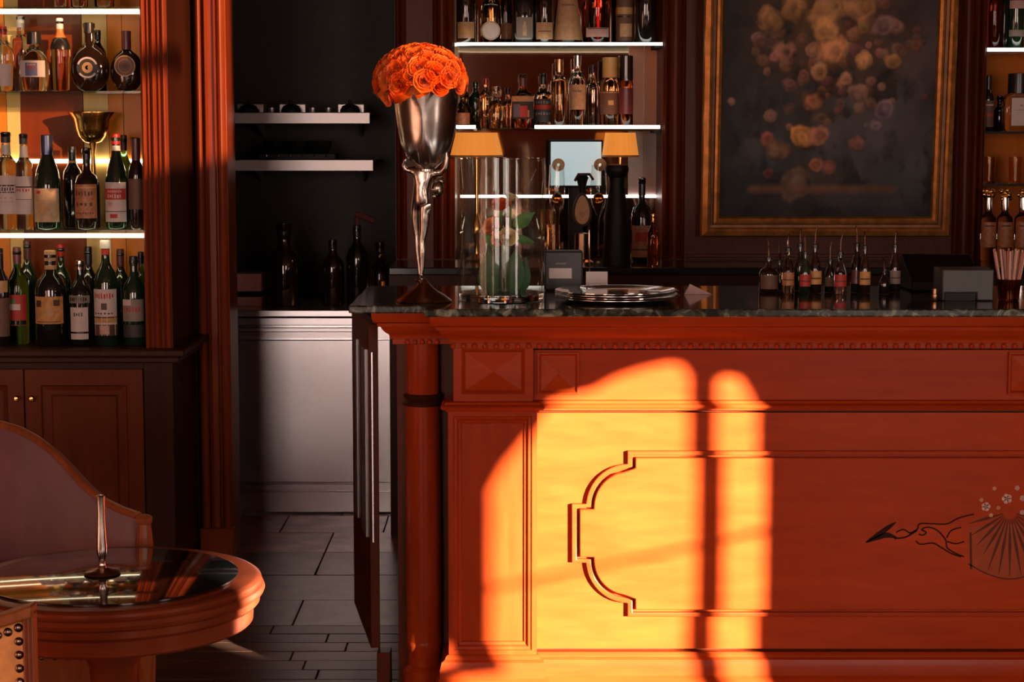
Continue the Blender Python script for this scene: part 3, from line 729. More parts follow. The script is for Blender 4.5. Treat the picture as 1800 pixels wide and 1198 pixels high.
def bottle(px, top, base, wpx, Y, zb, kind, gm, label, cap=('cap_black', .90), labels=(), discs=(), bands=(), group=None, sy=1.0, spout=False, name='bottle', cat='bottle'):
    """px centre, top and base rows in the photograph, width in px, depth Y, standing height zb"""
    s = ppm(Y, zb + .15); H = (base - top) / s; Rr = wpx / s / 2
    c = Vector((X_(px, Y, zb + .15), Y, zb + 0.0006))
    if kind == 'flask': sy = 0.55
    t = thing(name, c, label, cat, group)
    prof = prof_of(kind, H, Rr)
    m = MB()
    if kind == 'square': m.sqlathe(prof, c)
    else: m.lathe(prof, c, 24, sy)
    m.build('glass_body', gm, t, angle=60)
    if cap:
        zc = cap[1] * H; r0 = max(r_at(prof, zc), r_at(prof, min(zc + .03 * H, H))) * 1.06 + 0.0006
        if spout:
            MB().lathe([(r0, zc), (r0, H * 1.003), (r0 * .5, H * 1.02)], c, 14, sy).build('pourer_cork', 'cap_black', t)
        else:
            MB().lathe([(r0, zc), (r0 * 1.02, zc + (H - zc) * .2), (r0, H * 1.004), (r0 * .8, H * 1.012)], c, 18, 1 if kind == 'flask' else sy).build('cap', cap[0], t)
    for z0, z1, mt_ in bands:                 # neck rings: fractions of the height
        n = 5; zz = [z0 + (z1 - z0) * i / n for i in range(n + 1)]
        pr = [(r_at(prof, z * H) * 1.03 + 0.0005, z * H) for z in zz]
        MB().lathe(pr, c, 18, 1 if kind == 'flask' else sy, cap=False).build('neck_band', mt_, t)
    for lb in labels:                          # (z0, z1, half angle, material, [marks])
        z0, z1, ha, mt_ = lb[:4]; ro = Rr * 1.004 + 0.0004
        if kind == 'square':
            lo = MB().box(c.x - Rr * .72, c.x + Rr * .72, c.y - Rr - 0.0012, c.y - Rr - 0.0001, c.z + z0 * H, c.z + z1 * H).build('label', mt_, t, smooth=False)
        elif kind == 'cone':
            ns = 6; m = MB(); vs = []; fs = []; n = 10
            for j in range(ns + 1):
                z = (z0 + (z1 - z0) * j / ns) * H; r = r_at(prof, z) * 1.01 + 0.0006
                for i in range(n + 1):
                    a = R(-ha + 2 * ha * i / n); vs.append((c.x + math.sin(a) * r, c.y - math.cos(a) * r, c.z + z))
            for j in range(ns):
                for i in range(n): fs.append((j * (n + 1) + i, j * (n + 1) + i + 1, (j + 1) * (n + 1) + i + 1, (j + 1) * (n + 1) + i))
            lo = m.add(vs, fs).build('label', mt_, t)
        else:
            lo = MB().cpatch(c, ro, z0 * H, z1 * H, -ha, ha, 10, sy=sy).build('label', mt_, t, angle=50)
        for mk in (lb[4] if len(lb) > 4 else ()):          # marks: (u0, u1, v0, v1, material) in label units
            u0, u1, v0, v1, mm = mk
            za, zb_ = z0 + (z1 - z0) * v0, z0 + (z1 - z0) * v1
            if kind == 'square':
                MB().box(c.x + Rr * .72 * u0, c.x + Rr * .72 * u1, c.y - Rr - 0.0018, c.y - Rr - 0.0013, c.z + za * H, c.z + zb_ * H).build('print', mm, lo, smooth=False)
            elif kind == 'cone':
                zz = (za + zb_) / 2 * H; r = r_at(prof, zz) * 1.01 + 0.0012
                MB().cpatch(c, r, za * H, zb_ * H, ha * u0, ha * u1, 6, 0.0006).build('print', mm, lo)
            else:
                MB().cpatch(c, ro + 0.0009, za * H, zb_ * H, ha * u0, ha * u1, 6, 0.0005, sy=sy).build('print', mm, lo, angle=50)
    for zf, r, parts in discs:                 # round emblem facing the room
        cy_ = c.y - Rr * sy - 0.0008
        cc = (c.x, cy_, c.z + zf * H); rr = r / s
        do = MB().disc_y(cc, rr, rr, 0.0012).build('label', parts[0], t, smooth=False)
        for r0, r1, a0, a1, mm in parts[1]:
            MB().ring_y((c.x, cy_ - 0.0012, cc[2]), rr * r0, rr * r1, 0.0006, 24, a0, a1).build('print', mm, do, smooth=False)
    if spout:
        zt = c.z + H * 1.015; lean = random.uniform(-.006, .006)
        MB().tube([(c.x, c.y, zt), (c.x + lean * .3, c.y, zt + .03), (c.x + lean, c.y - .003, zt + spout)], [.0035, .003, .0022], 8).build('spout', 'chrome', t)
    return t
def words(rows, mm, w=.75):
    """rows of illegible lettering: short strokes"""
    out = []
    for v0, v1, n in rows:
        n = int(n * 1.6)
        for k in range(n):
            a = -w + 2 * w * k / n; g_ = (v1 - v0) * (.0, .18, .08)[k % 3]; out.append((a, a + 2 * w / n * (.5, .62, .42)[k % 3], v0 + g_ * (k % 2), v1 - g_, mm))
    return out
G1, G2, G3 = 'bottles on the upper cabinet shelf', 'bottles on the middle cabinet shelf', 'bottles on the cabinet worktop'
YA, YR = 6.80, 6.955
# upper shelf, front and rear
bottle(6, 46, 158, 34, YA, ZS1, 'std', 'clear_glass', 'clear bottle with red cap at the far left of the upper shelf', ('cap_red', .88), [(.08, .42, 60, 'paper_white')], group=G1)
bottle(37, 26, 157, 30, YR, ZS1, 'tall', 'clear_glass', 'tall clear slender bottle behind the others on the upper shelf', ('cap_white', .86), group=G1)
bottle(60, 56, 158, 52, YA, ZS1, 'decanter', 'clear_glass', 'clear rounded decanter with white label and blue round emblem', ('cap_black', .80), [(.24, .52, 55, 'paper_white', [(-.42, .42, .06, .86, 'print_blue'), (-.3, .3, .5, .62, 'print_red'), (-.3, .3, .68, .80, 'paper_pink')])], group=G1)
bottle(106, 31, 157, 34, YA + .01, ZS1, 'std', 'clear_amber', 'pale amber bottle with orange and black banded neck', ('cap_white', .86), (), bands=((.74, .86, 'cap_orange'), (.58, .735, 'cap_black')), group=G1)
bottle(157, 40, 158, 70, YA, ZS1, 'flask', 'dark_brown_glass', 'round dark flask with white ring lettering and small orange emblem', ('cap_black', .86), discs=((.345, 19, ('paper_dark', [(.80, .97, 20, 160, 'paper_white'), (.80, .97, 215, 325, 'paper_white'), (.001, .50, 0, 360, 'print_gold'), (.001, .2, 60, 300, 'print_dark')])),), group=G1)
bottle(172, 50, 157, 30, YR, ZS1, 'std', 'black_bottle_glass', 'black bottle hidden behind the round flask with orange emblem', ('cap_black', .86), group=G1)
bottle(222, 55, 159, 58, YA, ZS1, 'flask', 'dark_brown_glass', 'round dark flask with plain brown disc label beside the upright', ('cap_plum', .70), discs=((.42, 18.5, ('paper_brown', [(.90, 1.0, 0, 360, 'paper_tan'), (.60, .64, 0, 360, 'paper_tan'), (.001, .26, 0, 360, 'print_dark')])),), group=G1)
for px_, w_, lb_ in ((104, 26, 'bottle base showing above the top light line, left one'), (138, 30, 'bottle base showing above the top light line, middle one'), (182, 34, 'bottle base showing above the top light line, right one')):
    bottle(px_, -120, 9, w_, YA, ZS0, 'std', 'clear_amber', lb_, group='bottles on the highest cabinet shelf')
# middle shelf
wl = [(-.95, .95, .72, .76, 'print_dark')] + words([(.60, .70, 5)], 'print_dark') + [(-.95, .95, .55, .58, 'print_dark')] + words([(.40, .44, 3), (.30, .34, 4)], 'paper_pink')
bottle(12, 231, 399, 36, YA, ZS2, 'tall', 'clear_glass', 'clear straight bottle with grey screw top and white scrolled label at left', ('grey_plastic', .90), [(.16, .56, 75, 'paper_white', wl)], bands=((.78, .88, 'cap_white'),), group=G2)
bottle(43, 234, 399, 30, YA, ZS2, 'tall', 'clear_glass', 'narrow clear bottle with white label between clear and green bottles', ('grey_plastic', .90), [(.16, .56, 75, 'paper_white', [(-.9, .9, .70, .74, 'print_dark')] + words([(.60, .68, 4)], 'print_red') + [(-.8, .8, .38, .40, 'paper_grey')])], bands=((.76, .88, 'cap_white'),), group=G2)
bottle(84, 237, 400, 48, YA, ZS2, 'champ', 'dark_green_glass', 'dark green sparkling wine shaped bottle with cream map label', ('cap_blue', .80), [(.08, .44, 62, 'paper_cream', [(-.6, -.3, .84, .93, 'print_red'), (-.7, .2, .62, .66, 'print_gold'), (-.4, .3, .34, .52, 'paper_tan'), (-.5, -.1, .28, .36, 'print_gold')])], group=G2)
bottle(128, 258, 398, 38, YR, ZS2, 'std', 'black_bottle_glass', 'unlabelled black bottle behind the copper labelled bottle', ('cap_black', .84), bands=((.80, .83, 'print_gold'),), group=G2)
bottle(153, 258, 399, 44, YA, ZS2, 'squat', 'dark_brown_glass', 'dark brown bottle with embossed copper label', ('cap_black', .86), [(.14, .56, 58, 'paper_copper', words([(.66, .80, 4), (.36, .46, 3), (.12, .18, 5)], 'print_dark') + [(-.98, .98, .88, .93, 'print_gold')])], group=G2)
bottle(205, 232, 397, 40, YA, ZS2, 'champ', 'dark_green_glass', 'dark green bottle with red cap and red and white label', ('cap_red', .90), [(.08, .50, 62, 'paper_white', [(-.95, .95, .56, .84, 'print_red')] + words([(.60, .70, 4)], 'paper_white', .6) + words([(.74, .80, 5)], 'paper_white', .6) + [(-.6, -.2, .40, .50, 'paper_pink'), (-.95, .95, .25, .27, 'print_dark'), (-.4, .2, .10, .20, 'print_red')])], bands=((.83, .885, 'cap_white'),), group=G2)
bottle(219, 238, 397, 30, YR, ZS2, 'std', 'green_glass', 'green bottle with dull red capsule behind the red capped bottle', ('cap_plum', .84), group=G2)
bottle(240, 240, 398, 28, YA, ZS2, 'std', 'dark_brown_glass', 'slim dark bottle with plain brown label next to the upright', ('cap_plum', .76), [(.22, .56, 75, 'paper_brown')], group=G2)
# brass bowl standing in for a bowl-shaped reflection behind the middle shelf
bb = Vector((X_(168, YR), YR - .005, ZS2 + .0006)); s_ = ppm(YR)
bw = thing('reflection_bowl', bb, 'tall footed brass bowl standing in for a reflection behind the middle shelf', 'bowl')
MB().lathe([(.026, 0), (.028, .004), (.012, .03), (.008, .10), (.008, .26), (.016, .30)], bb, 24).build('stem', 'brass', bw)
MB().lathe([(.014, .298), (.034, .305), (.052, .325), (.062, .35), (.070, .385), (.084, .405), (.084, .409), (.066, .392), (.045, .34), (.001, .318)], bb, 32).build('bowl', 'brass', bw)
# worktop row
YW, YWR = 6.80, 6.96
Zk = ZK
bottle(1, 437, 606, 34, YW - .01, Zk, 'std', 'black_bottle_glass', 'black bottle with brown labels cut by the left edge, lowest row', ('cap_black', .80), [(.10, .50, 70, 'paper_brown'), (.56, .68, 60, 'print_gold')], group=G3)
bottle(32, 438, 606, 38, YW + .05, Zk, 'std', 'green_glass', 'green bottle with red sash label, lowest row', ('cap_plum', .84), [(.20, .52, 60, 'print_red', [(-.7, .4, .50, .70, 'paper_white'), (-.6, 0, .72, .86, 'leaf_green'), (-.9, .9, .02, .16, 'dark_green_glass')])], group=G3)
bottle(50, 430, 604, 34, YWR, Zk, 'std', 'dark_green_glass', 'dark green bottle with red capsule behind the sash bottle', ('cap_plum', .82), group=G3)
bottle(90, 442, 607, 56, YW, Zk, 'std', 'black_bottle_glass', 'black bottle with large orange picture label', ('paper_tan', .90), [(.24, .53, 58, 'paper_orange', [(-.8, -.4, .62, .86, 'print_dark'), (.35, .75, .66, .88, 'print_dark'), (-.3, .25, .30, .60, 'print_gold'), (-.8, .8, .06, .09, 'print_dark')])], bands=((.86, .895, 'cap_black'), (.81, .855, 'paper_tan')), group=G3)
bottle(109, 436, 604, 36, YWR, Zk, 'std', 'dark_green_glass', 'dark bottle with thin red neck behind the orange label', ('cap_red', .88), group=G3)
bottle(142, 458, 606, 40, YW, Zk, 'std', 'black_bottle_glass', 'black bottle with silver stopper, pill shaped badge and white label', ('chrome', .90), [(.51, .60, 60, 'paper_grey', words([(.2, .8, 5)], 'cap_black')), (.08, .46, 48, 'paper_white', words([(.72, .84, 3)], 'print_dark', .5) + [(-1, 1, .18, .24, 'cap_black')])], group=G3)
bottle(157, 441, 604, 34, YWR, Zk, 'std', 'black_bottle_glass', 'plain black bottle behind the silver stoppered bottle', ('cap_black', .82), group=G3)
bottle(187, 424, 607, 42, YW, Zk, 'std', 'dark_green_glass', 'tallest dark green bottle with ornate cream label and pink seal', ('cap_white', .93), [(.10, .545, 66, 'paper_white', words([(.80, .92, 5)], 'print_red') + [(-.2, .2, .56, .70, 'print_dark'), (-.95, .95, .38, .41, 'print_dark'), (-.95, .95, .28, .38, 'paper_orange'), (-.98, .98, 0, .24, 'print_dark'), (-.35, .35, .03, .22, 'paper_pink')] + words([(.46, .50, 4)], 'print_dark'))], bands=((.87, .925, 'print_red'),), group=G3)
bottle(213, 445, 604, 34, YWR, Zk, 'std', 'dark_green_glass', 'dark bottle with plum capsule behind the tallest bottle', ('cap_plum', .82), group=G3)
bottle(236, 452, 607, 40, YW, Zk, 'std', 'dark_green_glass', 'dark bottle with dim white label and red lettering by the upright', ('cap_black', .90), [(.28, .53, 62, 'paper_grey', words([(.42, .66, 4)], 'print_red') + [(-.95, -.1, .72, .98, 'paper_white')]), (.10, .24, 62, 'paper_dark')], group=G3)
bottle(249, 450, 604, 28, YWR, Zk, 'std', 'green_glass', 'slim green bottle squeezed behind the last bottle of the lowest row', ('cap_black', .88), group=G3)

# ================================================================== SERVICE NICHE
YFR = 8.08
fr = thing('steel_fridge', (X_(528, YFR, .5), 8.35, 0), 'stainless steel undercounter fridge in the niche beyond the passage', 'fridge')
fz = lambda y: at(520, y, YFR).z
fx0, fx1 = X_(413, YFR, .5), X_(640, YFR, .5)
MB().box(fx0, fx1, YFR + .03, 8.62, 0.02, fz(560)).build('fridge_body', 'steel_soft', fr, smooth=False)
MB().box(fx0 - .01, fx1 + .01, YFR - .01, 8.65, fz(556), fz(545)).build('worktop_edge', 'steel_soft', fr, bevel=.002)
MB().box(fx0, fx1, YFR, YFR + .03, fz(572), fz(558)).build('control_strip', 'steel_soft', fr, bevel=.003)
MB().box(fx0, fx1, YFR - .012, YFR + .03, fz(583), fz(575)).build('handle_rail', 'steel_soft', fr, bevel=.003)
MB().box(fx0 + .01, fx1 - .01, YFR, YFR + .03, fz(848), fz(597)).build('fridge_door', 'steel_soft', fr, bevel=.004)
MB().box(fx0, fx1, YFR - .004, YFR + .03, fz(861), fz(850)).build('lower_trim', 'steel_soft', fr, bevel=.002)
MB().box(fx0 - .015, fx1 + .005, YFR + .004, YFR + .03, 0.004, fz(864)).build('kick_plate', 'steel_soft', fr, bevel=.002)
fr2 = thing('steel_cabinet', (X_(690, YFR, .5), 8.35, 0), 'narrow steel cabinet right of the fridge behind the bar gate', 'cabinet')
gx = X_(643, YFR, .5)
MB().box(gx, XA - .004, YFR + .03, 8.09, 0.02, fz(560)).build('cabinet_body', 'steel_soft', fr2, smooth=False)
MB().box(gx + .003, XA - .006, YFR, YFR + .029, fz(848), fz(597)).build('cabinet_door', 'steel_soft', fr2, bevel=.003)
MB().box(gx + .003, XA - .006, YFR + .004, YFR + .029, 0.004, fz(864)).build('kick_plate', 'steel_soft', fr2, bevel=.002)
# steel wall shelves
YS = 8.46
for i, (y0, y1, xa, xb, lb) in enumerate(((198, 217, 413, 650, 'upper steel wall shelf in the dark niche'), (281, 300, 411, 656, 'lower steel wall shelf in the dark niche'))):
    c = at(530, y1, YS); sx0, sx1 = X_(xa, YS, c.z), X_(xb, YS, c.z)
    t = thing('wall_shelf', (c.x, 8.7, c.z), lb, 'shelf')
    zt = at(530, y0, YS).z
    MB().box(sx0, sx1, YS, 8.955, zt - .004, zt).build('shelf_board', 'steel', t, smooth=False)
    MB().box(sx0, sx1, YS - .004, YS, c.z, zt).build('shelf_edge', 'steel', t, bevel=.001)
    for xx in (sx0 + .06, sx1 - .08): MB().prism_xz([(0, 0), (.45, 0), (.45, -.10)], 0, .01).xform(Matrix(((0, 1, 0, xx), (1, 0, 0, YS + .02), (0, 0, 1, zt - .005), (0, 0, 0, 1)))).build('bracket', 'steel', t, smooth=False)
    if i == 0: zu = zt
    else: zl = zt
for i, px in enumerate((440, 514, 617)):
    c = Vector((X_(px, 8.50, zu), 8.50, zu + .0005))
    t = thing('steel_tray', c, ('steel napkin tray at the left end of the upper niche shelf', 'steel napkin tray in the middle of the upper niche shelf', 'steel napkin tray at the right end of the upper niche shelf')[i], 'tray', 'trays on the niche shelf')
    MB().box(c.x - .058, c.x + .058, c.y - .001, c.y + .10, c.z, c.z + .038).build('tray_box', 'steel', t, bevel=.003)
    MB().lathe([(.044, 0), (.043, .012), (.034, .028), (.015, .036), (.008, .038), (.009, .052), (.0001, .055)], (c.x, c.y - .06 + .012, c.z), 20).build('dome_lid', 'black_plastic', t)
for i, px in enumerate((452, 478, 550, 578)):
    c = Vector((X_(px, 8.50, zu), 8.49, zu + .0005))
    tag(MB().lathe([(.013, 0), (.015, .003), (.015, .022), (.0145, .022), (.0125, .004), (.0001, .004)], c, 16).build('shot_glass', 'steel', None), 'small steel cup on the upper niche shelf, %s from the left' % ('first', 'second', 'third', 'fourth')[i], 'cup', 'small cups on the niche shelf')
c = Vector((X_(523, 8.52, zl), 8.54, zl + .0005))
t = thing('bar_mat', c, 'black tray with dark bowls on the lower niche shelf', 'tray')
MB().box(c.x - .17, c.x + .17, c.y - .06, c.y + .12, c.z, c.z + .028).build('tray_base', 'black_plastic', t, bevel=.004)
for k in range(6): MB().ball((c.x - .13 + .052 * k, c.y - .064, c.z + .018), .006, 8, 6).build('stud', 'chrome', t)
for k, px in enumerate((-.10, .0, .10)):
    MB().lathe([(.03, .028), (.046, .05), (.052, .082), (.050, .082), (.042, .05), (.0001, .034)], (c.x + px, c.y + .02, c.z), 20).build('bowl', 'black_bottle_glass', t)
ZFW = fz(545)
for px, top, w_, gm, kd, lb in ((500, 396, 62, 'dark_brown_glass', 'short', 'large dim jug on the steel worktop in the niche'), (585, 425, 40, 'dark_brown_glass', 'std', 'dim brown bottle behind the red lid on the niche worktop'), (628, 400, 38, 'black_bottle_glass', 'std', 'dim spray bottle on the niche worktop'), (676, 430, 34, 'amber_glass', 'short', 'dim amber jar beside the wall on the niche worktop')):
    Yb = 8.30
    if px > 650: px = 668
    t = bottle(px, top, 540, w_, Yb, ZFW, kd, gm, lb, ('cap_black', .86), name='jug' if 'jug' in lb else 'spray_bottle' if 'spray' in lb else 'jar' if 'jar' in lb else 'bottle', cat='jug' if 'jug' in lb else 'spray bottle' if 'spray' in lb else 'jar' if 'jar' in lb else 'bottle')
    if 'spray' in lb:
        c = t.location; H = (540 - top) / ppm(Yb, 1.0)
        MB().tube([(c.x, c.y, c.z + H), (c.x, c.y, c.z + H + .035)], .010, 8).tube([(c.x - .012, c.y, c.z + H + .05), (c.x + .02, c.y, c.z + H + .045), (c.x + .075, c.y, c.z + H + .02)], [.012, .014, .012], 8).build('trigger_head', 'cap_plum', t)
plain('pink_box', (0.80, 0.42, 0.40), 0.4, var=0.05)
z_lo = ZFW + .0006; z_m = at(430, 522, 8.25).z; z_m2 = at(430, 512, 8.25).z; z_hi = at(430, 481, 8.25).z
bx0, bx1 = X_(412, 8.25), X_(458, 8.25)
tag(MB().box(bx0, bx1, 8.25, 8.40, z_lo, z_m).build('steel_box', 'pink_box', None, bevel=.003), 'lower of two steel boxes stacked at the left of the niche worktop', 'box', 'steel boxes in the niche')
t = thing('steel_box', ((bx0 + bx1) / 2, 8.32, z_m + .0006), 'upper of two steel boxes stacked at the left of the niche worktop', 'box', 'steel boxes in the niche')
MB().box(bx0 + .004, bx1 - .004, 8.255, 8.395, z_m + .0006, z_m2).build('box_foot', 'black_plastic', t, smooth=False)
MB().box(bx0, bx1, 8.25, 8.40, z_m2, z_hi).build('box_body', 'pink_box', t, bevel=.003)

# ================================================================== ON THE BAR
ZT = ZMT + 0.0006
# ---- statuette goblet
pb_ = onz(744, 531, ZMT); YV = pb_.y + 0.02
sv = ppm(YV, 1.4)
def V(dx, y, dy=0.0):                 # local photo offsets: dx px from x=744, row y; dy metres in depth
    return Vector((X_(744, YV, 1.4) + dx / sv, YV + dy, ZT + (532 - y) / sv))
VX = X_(744, YV, 1.4)
gob = thing('figure_goblet', (VX, YV, ZT), 'old silver tulip shaped goblet carried by a slender figure on a bell foot', 'goblet vase')
MB().lathe([(.078, 0), (.079, .003), (.076, .006), (.060, .018), (.040, .030), (.026, .040), (.017, .050), (.013, .056), (.0001, .058)], (VX, YV, ZT), 40).build('bell_foot', 'bronze', gob)
# cup: inner bowl and two rings of tulip petals
zc0 = (532 - 298) / sv; Hc = (298 - 150) / sv
def cup_r(v): return np.interp(v, (0, .06, .16, .30, .50, .75, 1.0), (10, 20, 31, 39, 44.5, 49, 55)) / sv
CXo = VX + 6 / sv
MB().lathe([(cup_r(v) - .003, zc0 + Hc * v) for v in (0, .05, .1, .2, .3, .45, .6, .75, .85, .93)] + [(cup_r(.93) - .006, zc0 + Hc * .93), (cup_r(.5) - .008, zc0 + Hc * .5), (.002, zc0 + Hc * .2)], (CXo, YV, ZT), 40).build('cup_bowl', 'silver_old', gob)
def petal(ac, hw, top, dr):
    vs = []; fs = []; nu, nv = 12, 14
    for th in (0, 1):
        for j in range(nv + 1):
            v = top * j / nv
            w_ = hw * (1.0 if j / nv < .55 else math.sqrt(max(0.02, 1 - ((j / nv - .55) / .45) ** 2.2)))
            w_ *= min(1, .55 + 1.2 * j / nv)
            for i in range(nu + 1):
                u = -1 + 2 * i / nu; a = R(ac + u * w_)
                edge = max(0, abs(u) - .8) / .2
                r = cup_r(min(v, 1)) + dr + .0042 * edge - (.0022 if th else 0) + (max(0, v - .9) * .04)
                vs.append((CXo + r * math.sin(a), YV - r * math.cos(a), ZT + zc0 + Hc * v))
    st = (nv + 1) * (nu + 1)
    for j in range(nv):
        for i in range(nu):
            q = (j * (nu + 1) + i, j * (nu + 1) + i + 1, (j + 1) * (nu + 1) + i + 1, (j + 1) * (nu + 1) + i)
            fs.append(q); fs.append(tuple(st + x for x in q[::-1]))
    per = [i for i in range(nu + 1)] + [j * (nu + 1) + nu for j in range(1, nv + 1)] + [nv * (nu + 1) + i for i in range(nu - 1, -1, -1)] + [j * (nu + 1) for j in range(nv - 1, 0, -1)]
    for a, b in zip(per, per[1:] + per[:1]): fs.append((b, a, a + st, b + st))
    return MB().add(vs, fs)
for a in (0, 90, 180, 270): petal(a - 4, 46, .97, .000).build('cup_petal', 'silver_old', gob, angle=60)
for a in (45, 135, 225, 315): petal(a - 4, 42, 1.0, .0055).build('cup_petal', 'silver_old', gob, angle=60)
# the figure under the cup, one skinned body
def skin_body(name, J, E_, mat, parent, root=0, sub=2):
    off = base_of(parent)
    me = bpy.data.meshes.new(name); me.from_pydata([tuple(Vector(j[0]) - off) for j in J], E_, []); me.update()
    o = bpy.data.objects.new(name, me); COL.objects.link(o); o.parent = parent
    me.materials.append(MATS[mat])
    md = o.modifiers.new('skin', 'SKIN'); md.use_smooth_shade = True
    for i, j in enumerate(J):
        sv_ = me.skin_vertices[0].data[i]; sv_.radius = (j[1], j[1] * (j[2] if len(j) > 2 else 1)); sv_.use_root = (i == root)
    sd = o.modifiers.new('sub', 'SUBSURF'); sd.levels = sub; sd.render_levels = sub
    return o
k1 = 1 / sv
J = [(V(-4, 348), 13 * k1), (V(-3, 330), 12 * k1), (V(0, 312), 15 * k1), (V(4, 300), 12 * k1),
     (V(2, 360), 11.5 * k1), (V(2, 385), 11 * k1), (V(0, 412), 8 * k1), (V(-3, 424), 6.6 * k1), (V(-2, 445), 7.4 * k1), (V(-2, 468), 5 * k1), (V(-4, 488), 3.6 * k1), (V(-2, 493, -.016), 3.4 * k1),
     (V(-14, 362, .012), 9 * k1), (V(-15, 388, .016), 8 * k1), (V(-12, 414, .018), 5.8 * k1), (V(-11, 442, .016), 5.6 * k1), (V(-8, 468, .014), 3.8 * k1), (V(-7, 488, .012), 3.0 * k1),
     (V(16, 303), 8 * k1), (V(30, 306), 6.5 * k1), (V(40, 296, -.01), 5.5 * k1), (V(42, 278, -.012), 5 * k1), (V(40, 262, -.012), 4 * k1), (V(36, 250, -.012), 2.6 * k1),
     (V(-16, 300), 7.5 * k1), (V(-28, 302), 6 * k1), (V(-34, 292), 5 * k1), (V(-30, 280, -.01), 3 * k1)]
E_ = [(0, 1), (1, 2), (2, 3), (0, 4), (4, 5), (5, 6), (6, 7), (7, 8), (8, 9), (9, 10), (10, 11), (0, 12), (12, 13), (13, 14), (14, 15), (15, 16), (16, 17), (2, 18), (18, 19), (19, 20), (20, 21), (21, 22), (22, 23), (2, 24), (24, 25), (25, 26), (26, 27)]
skin_body('figure', J, E_, 'pewter', gob)
# bowed head with a hair knot beside the shoulder
m = MB().ball(V(25, 332, -.012), 13.5 * k1, 16, 12, .9, 1, 1.15).ball(V(30, 320, -.006), 9 * k1, 12, 8).ball(V(20, 346, -.016), 5 * k1, 10, 8)
m.ball(V(18, 334, -.03), 3 * k1, 8, 6).build('head', 'pewter', gob)
MB().lathe([(8 * k1, 0), (15 * k1, 3 * k1), (15 * k1, 7 * k1), (9 * k1, 12 * k1)], (CXo, YV, ZT + zc0 - 8 * k1), 20).build('collar', 'pewter', gob)
MB().ball(V(-5, 494), 9 * k1, 12, 8, 1.2, 1, .5).build('rock', 'pewter', gob)

# ---- roses: shared meshes
def rose_mesh(nm, seed, mat):
    rnd = random.Random(seed); m = MB(); th = .0
    layers = [(3, .011, .027, 1.0, .001), (4, .017, .028, 1.0, .004), (5, .024, .027, .95, .008), (6, .031, .024, .88, .012)]
    for li, (n, r0, h, w_, fl) in enumerate(layers):
        for k in range(n):
            ac = 2 * math.pi * (k + .5 * (li % 2)) / n + rnd.uniform(-.2, .2); hw = w_ * math.pi / n * 1.55
            vs = []; fs = []; nu, nv = 6, 4; hh = h * rnd.uniform(.92, 1.08)
            for j in range(nv + 1):
                v = j / nv
                for i in range(nu + 1):
                    u = -1 + 2 * i / nu
                    a = ac + u * hw * (1 - .15 * v)
                    r = r0 * (.35 + .65 * math.sin(v * 1.35)) + fl * max(0, v - .55) ** 1.3 + .0016 * u * (1 if k % 2 else -1) + .0012 * math.sin(5 * u + k)
                    z = hh * v * (1 - .14 * u * u * v) - fl * .7 * max(0, v - .7)
                    vs.append((r * math.cos(a), r * math.sin(a), z - .010))
            for j in range(nv):
                for i in range(nu): fs.append((j * (nu + 1) + i, j * (nu + 1) + i + 1, (j + 1) * (nu + 1) + i + 1, (j + 1) * (nu + 1) + i))
            m.add(vs, fs)
    # tight heart: a rolled spiral
    vs = []; fs = []; n = 26
    for i in range(n + 1):
        a = i * .62; r = .0015 + .00034 * i
        vs += [(r * math.cos(a), r * math.sin(a), -.004), (r * 1.12 * math.cos(a), r * 1.12 * math.sin(a), .0185 - .00018 * i)]
    for i in range(n): fs.append((2 * i, 2 * i + 2, 2 * i + 3, 2 * i + 1))
    m.add(vs, fs)
    me = m.mesh(nm); me.shade_smooth(); me.materials.append(MATS[mat]); return me
RM = [rose_mesh('rose', 1, 'orange_petal'), rose_mesh('rose', 2, 'orange_petal'), rose_mesh('rose', 3, 'orange_petal_b')]
bq = thing('rose_bouquet', V(4, 165), 'dome of tightly packed orange roses in the silver goblet', 'flowers')
bc = V(-4, 154); RD = .110
rnd = random.Random(5); pts = []
N_ = 66
for i in range(N_):
    zf = 1 - 1.10 * (i + .5) / N_; a = i * 2.39996
    rr = math.sqrt(max(0, 1 - zf * zf))
    pts.append((rr * math.cos(a), rr * math.sin(a), zf))
for i, (x, y, z) in enumerate(pts):
    d = Vector((x, y, z)); p = bc + Vector((x * RD * 1.07, y * RD * .98, z * RD * .86 + .006))
    q = d.to_track_quat('Z', 'Y'); q = q @ Matrix.Rotation(rnd.uniform(0, 6.28), 3, 'Z').to_quaternion()
    share(RM[i % 3], 'rose', p, bq, rot=q.to_euler(), scale=rnd.uniform(.78, .95))
for dx, y, dz in ((-66, 163, -.01), (-58, 172, -.03), (-62, 150, -.03)):      # roses drooping over the left side
    d = Vector((-.8, -.5, -.25)); share(RM[0], 'rose', V(dx, y, dz), bq, rot=d.to_track_quat('Z', 'Y').to_euler(), scale=.85)
MB().ball(bc + Vector((0, 0, .004)), RD * .90, 24, 14, 1, .93, .78).build('leaf_pad', 'orange_petal_b', bq)

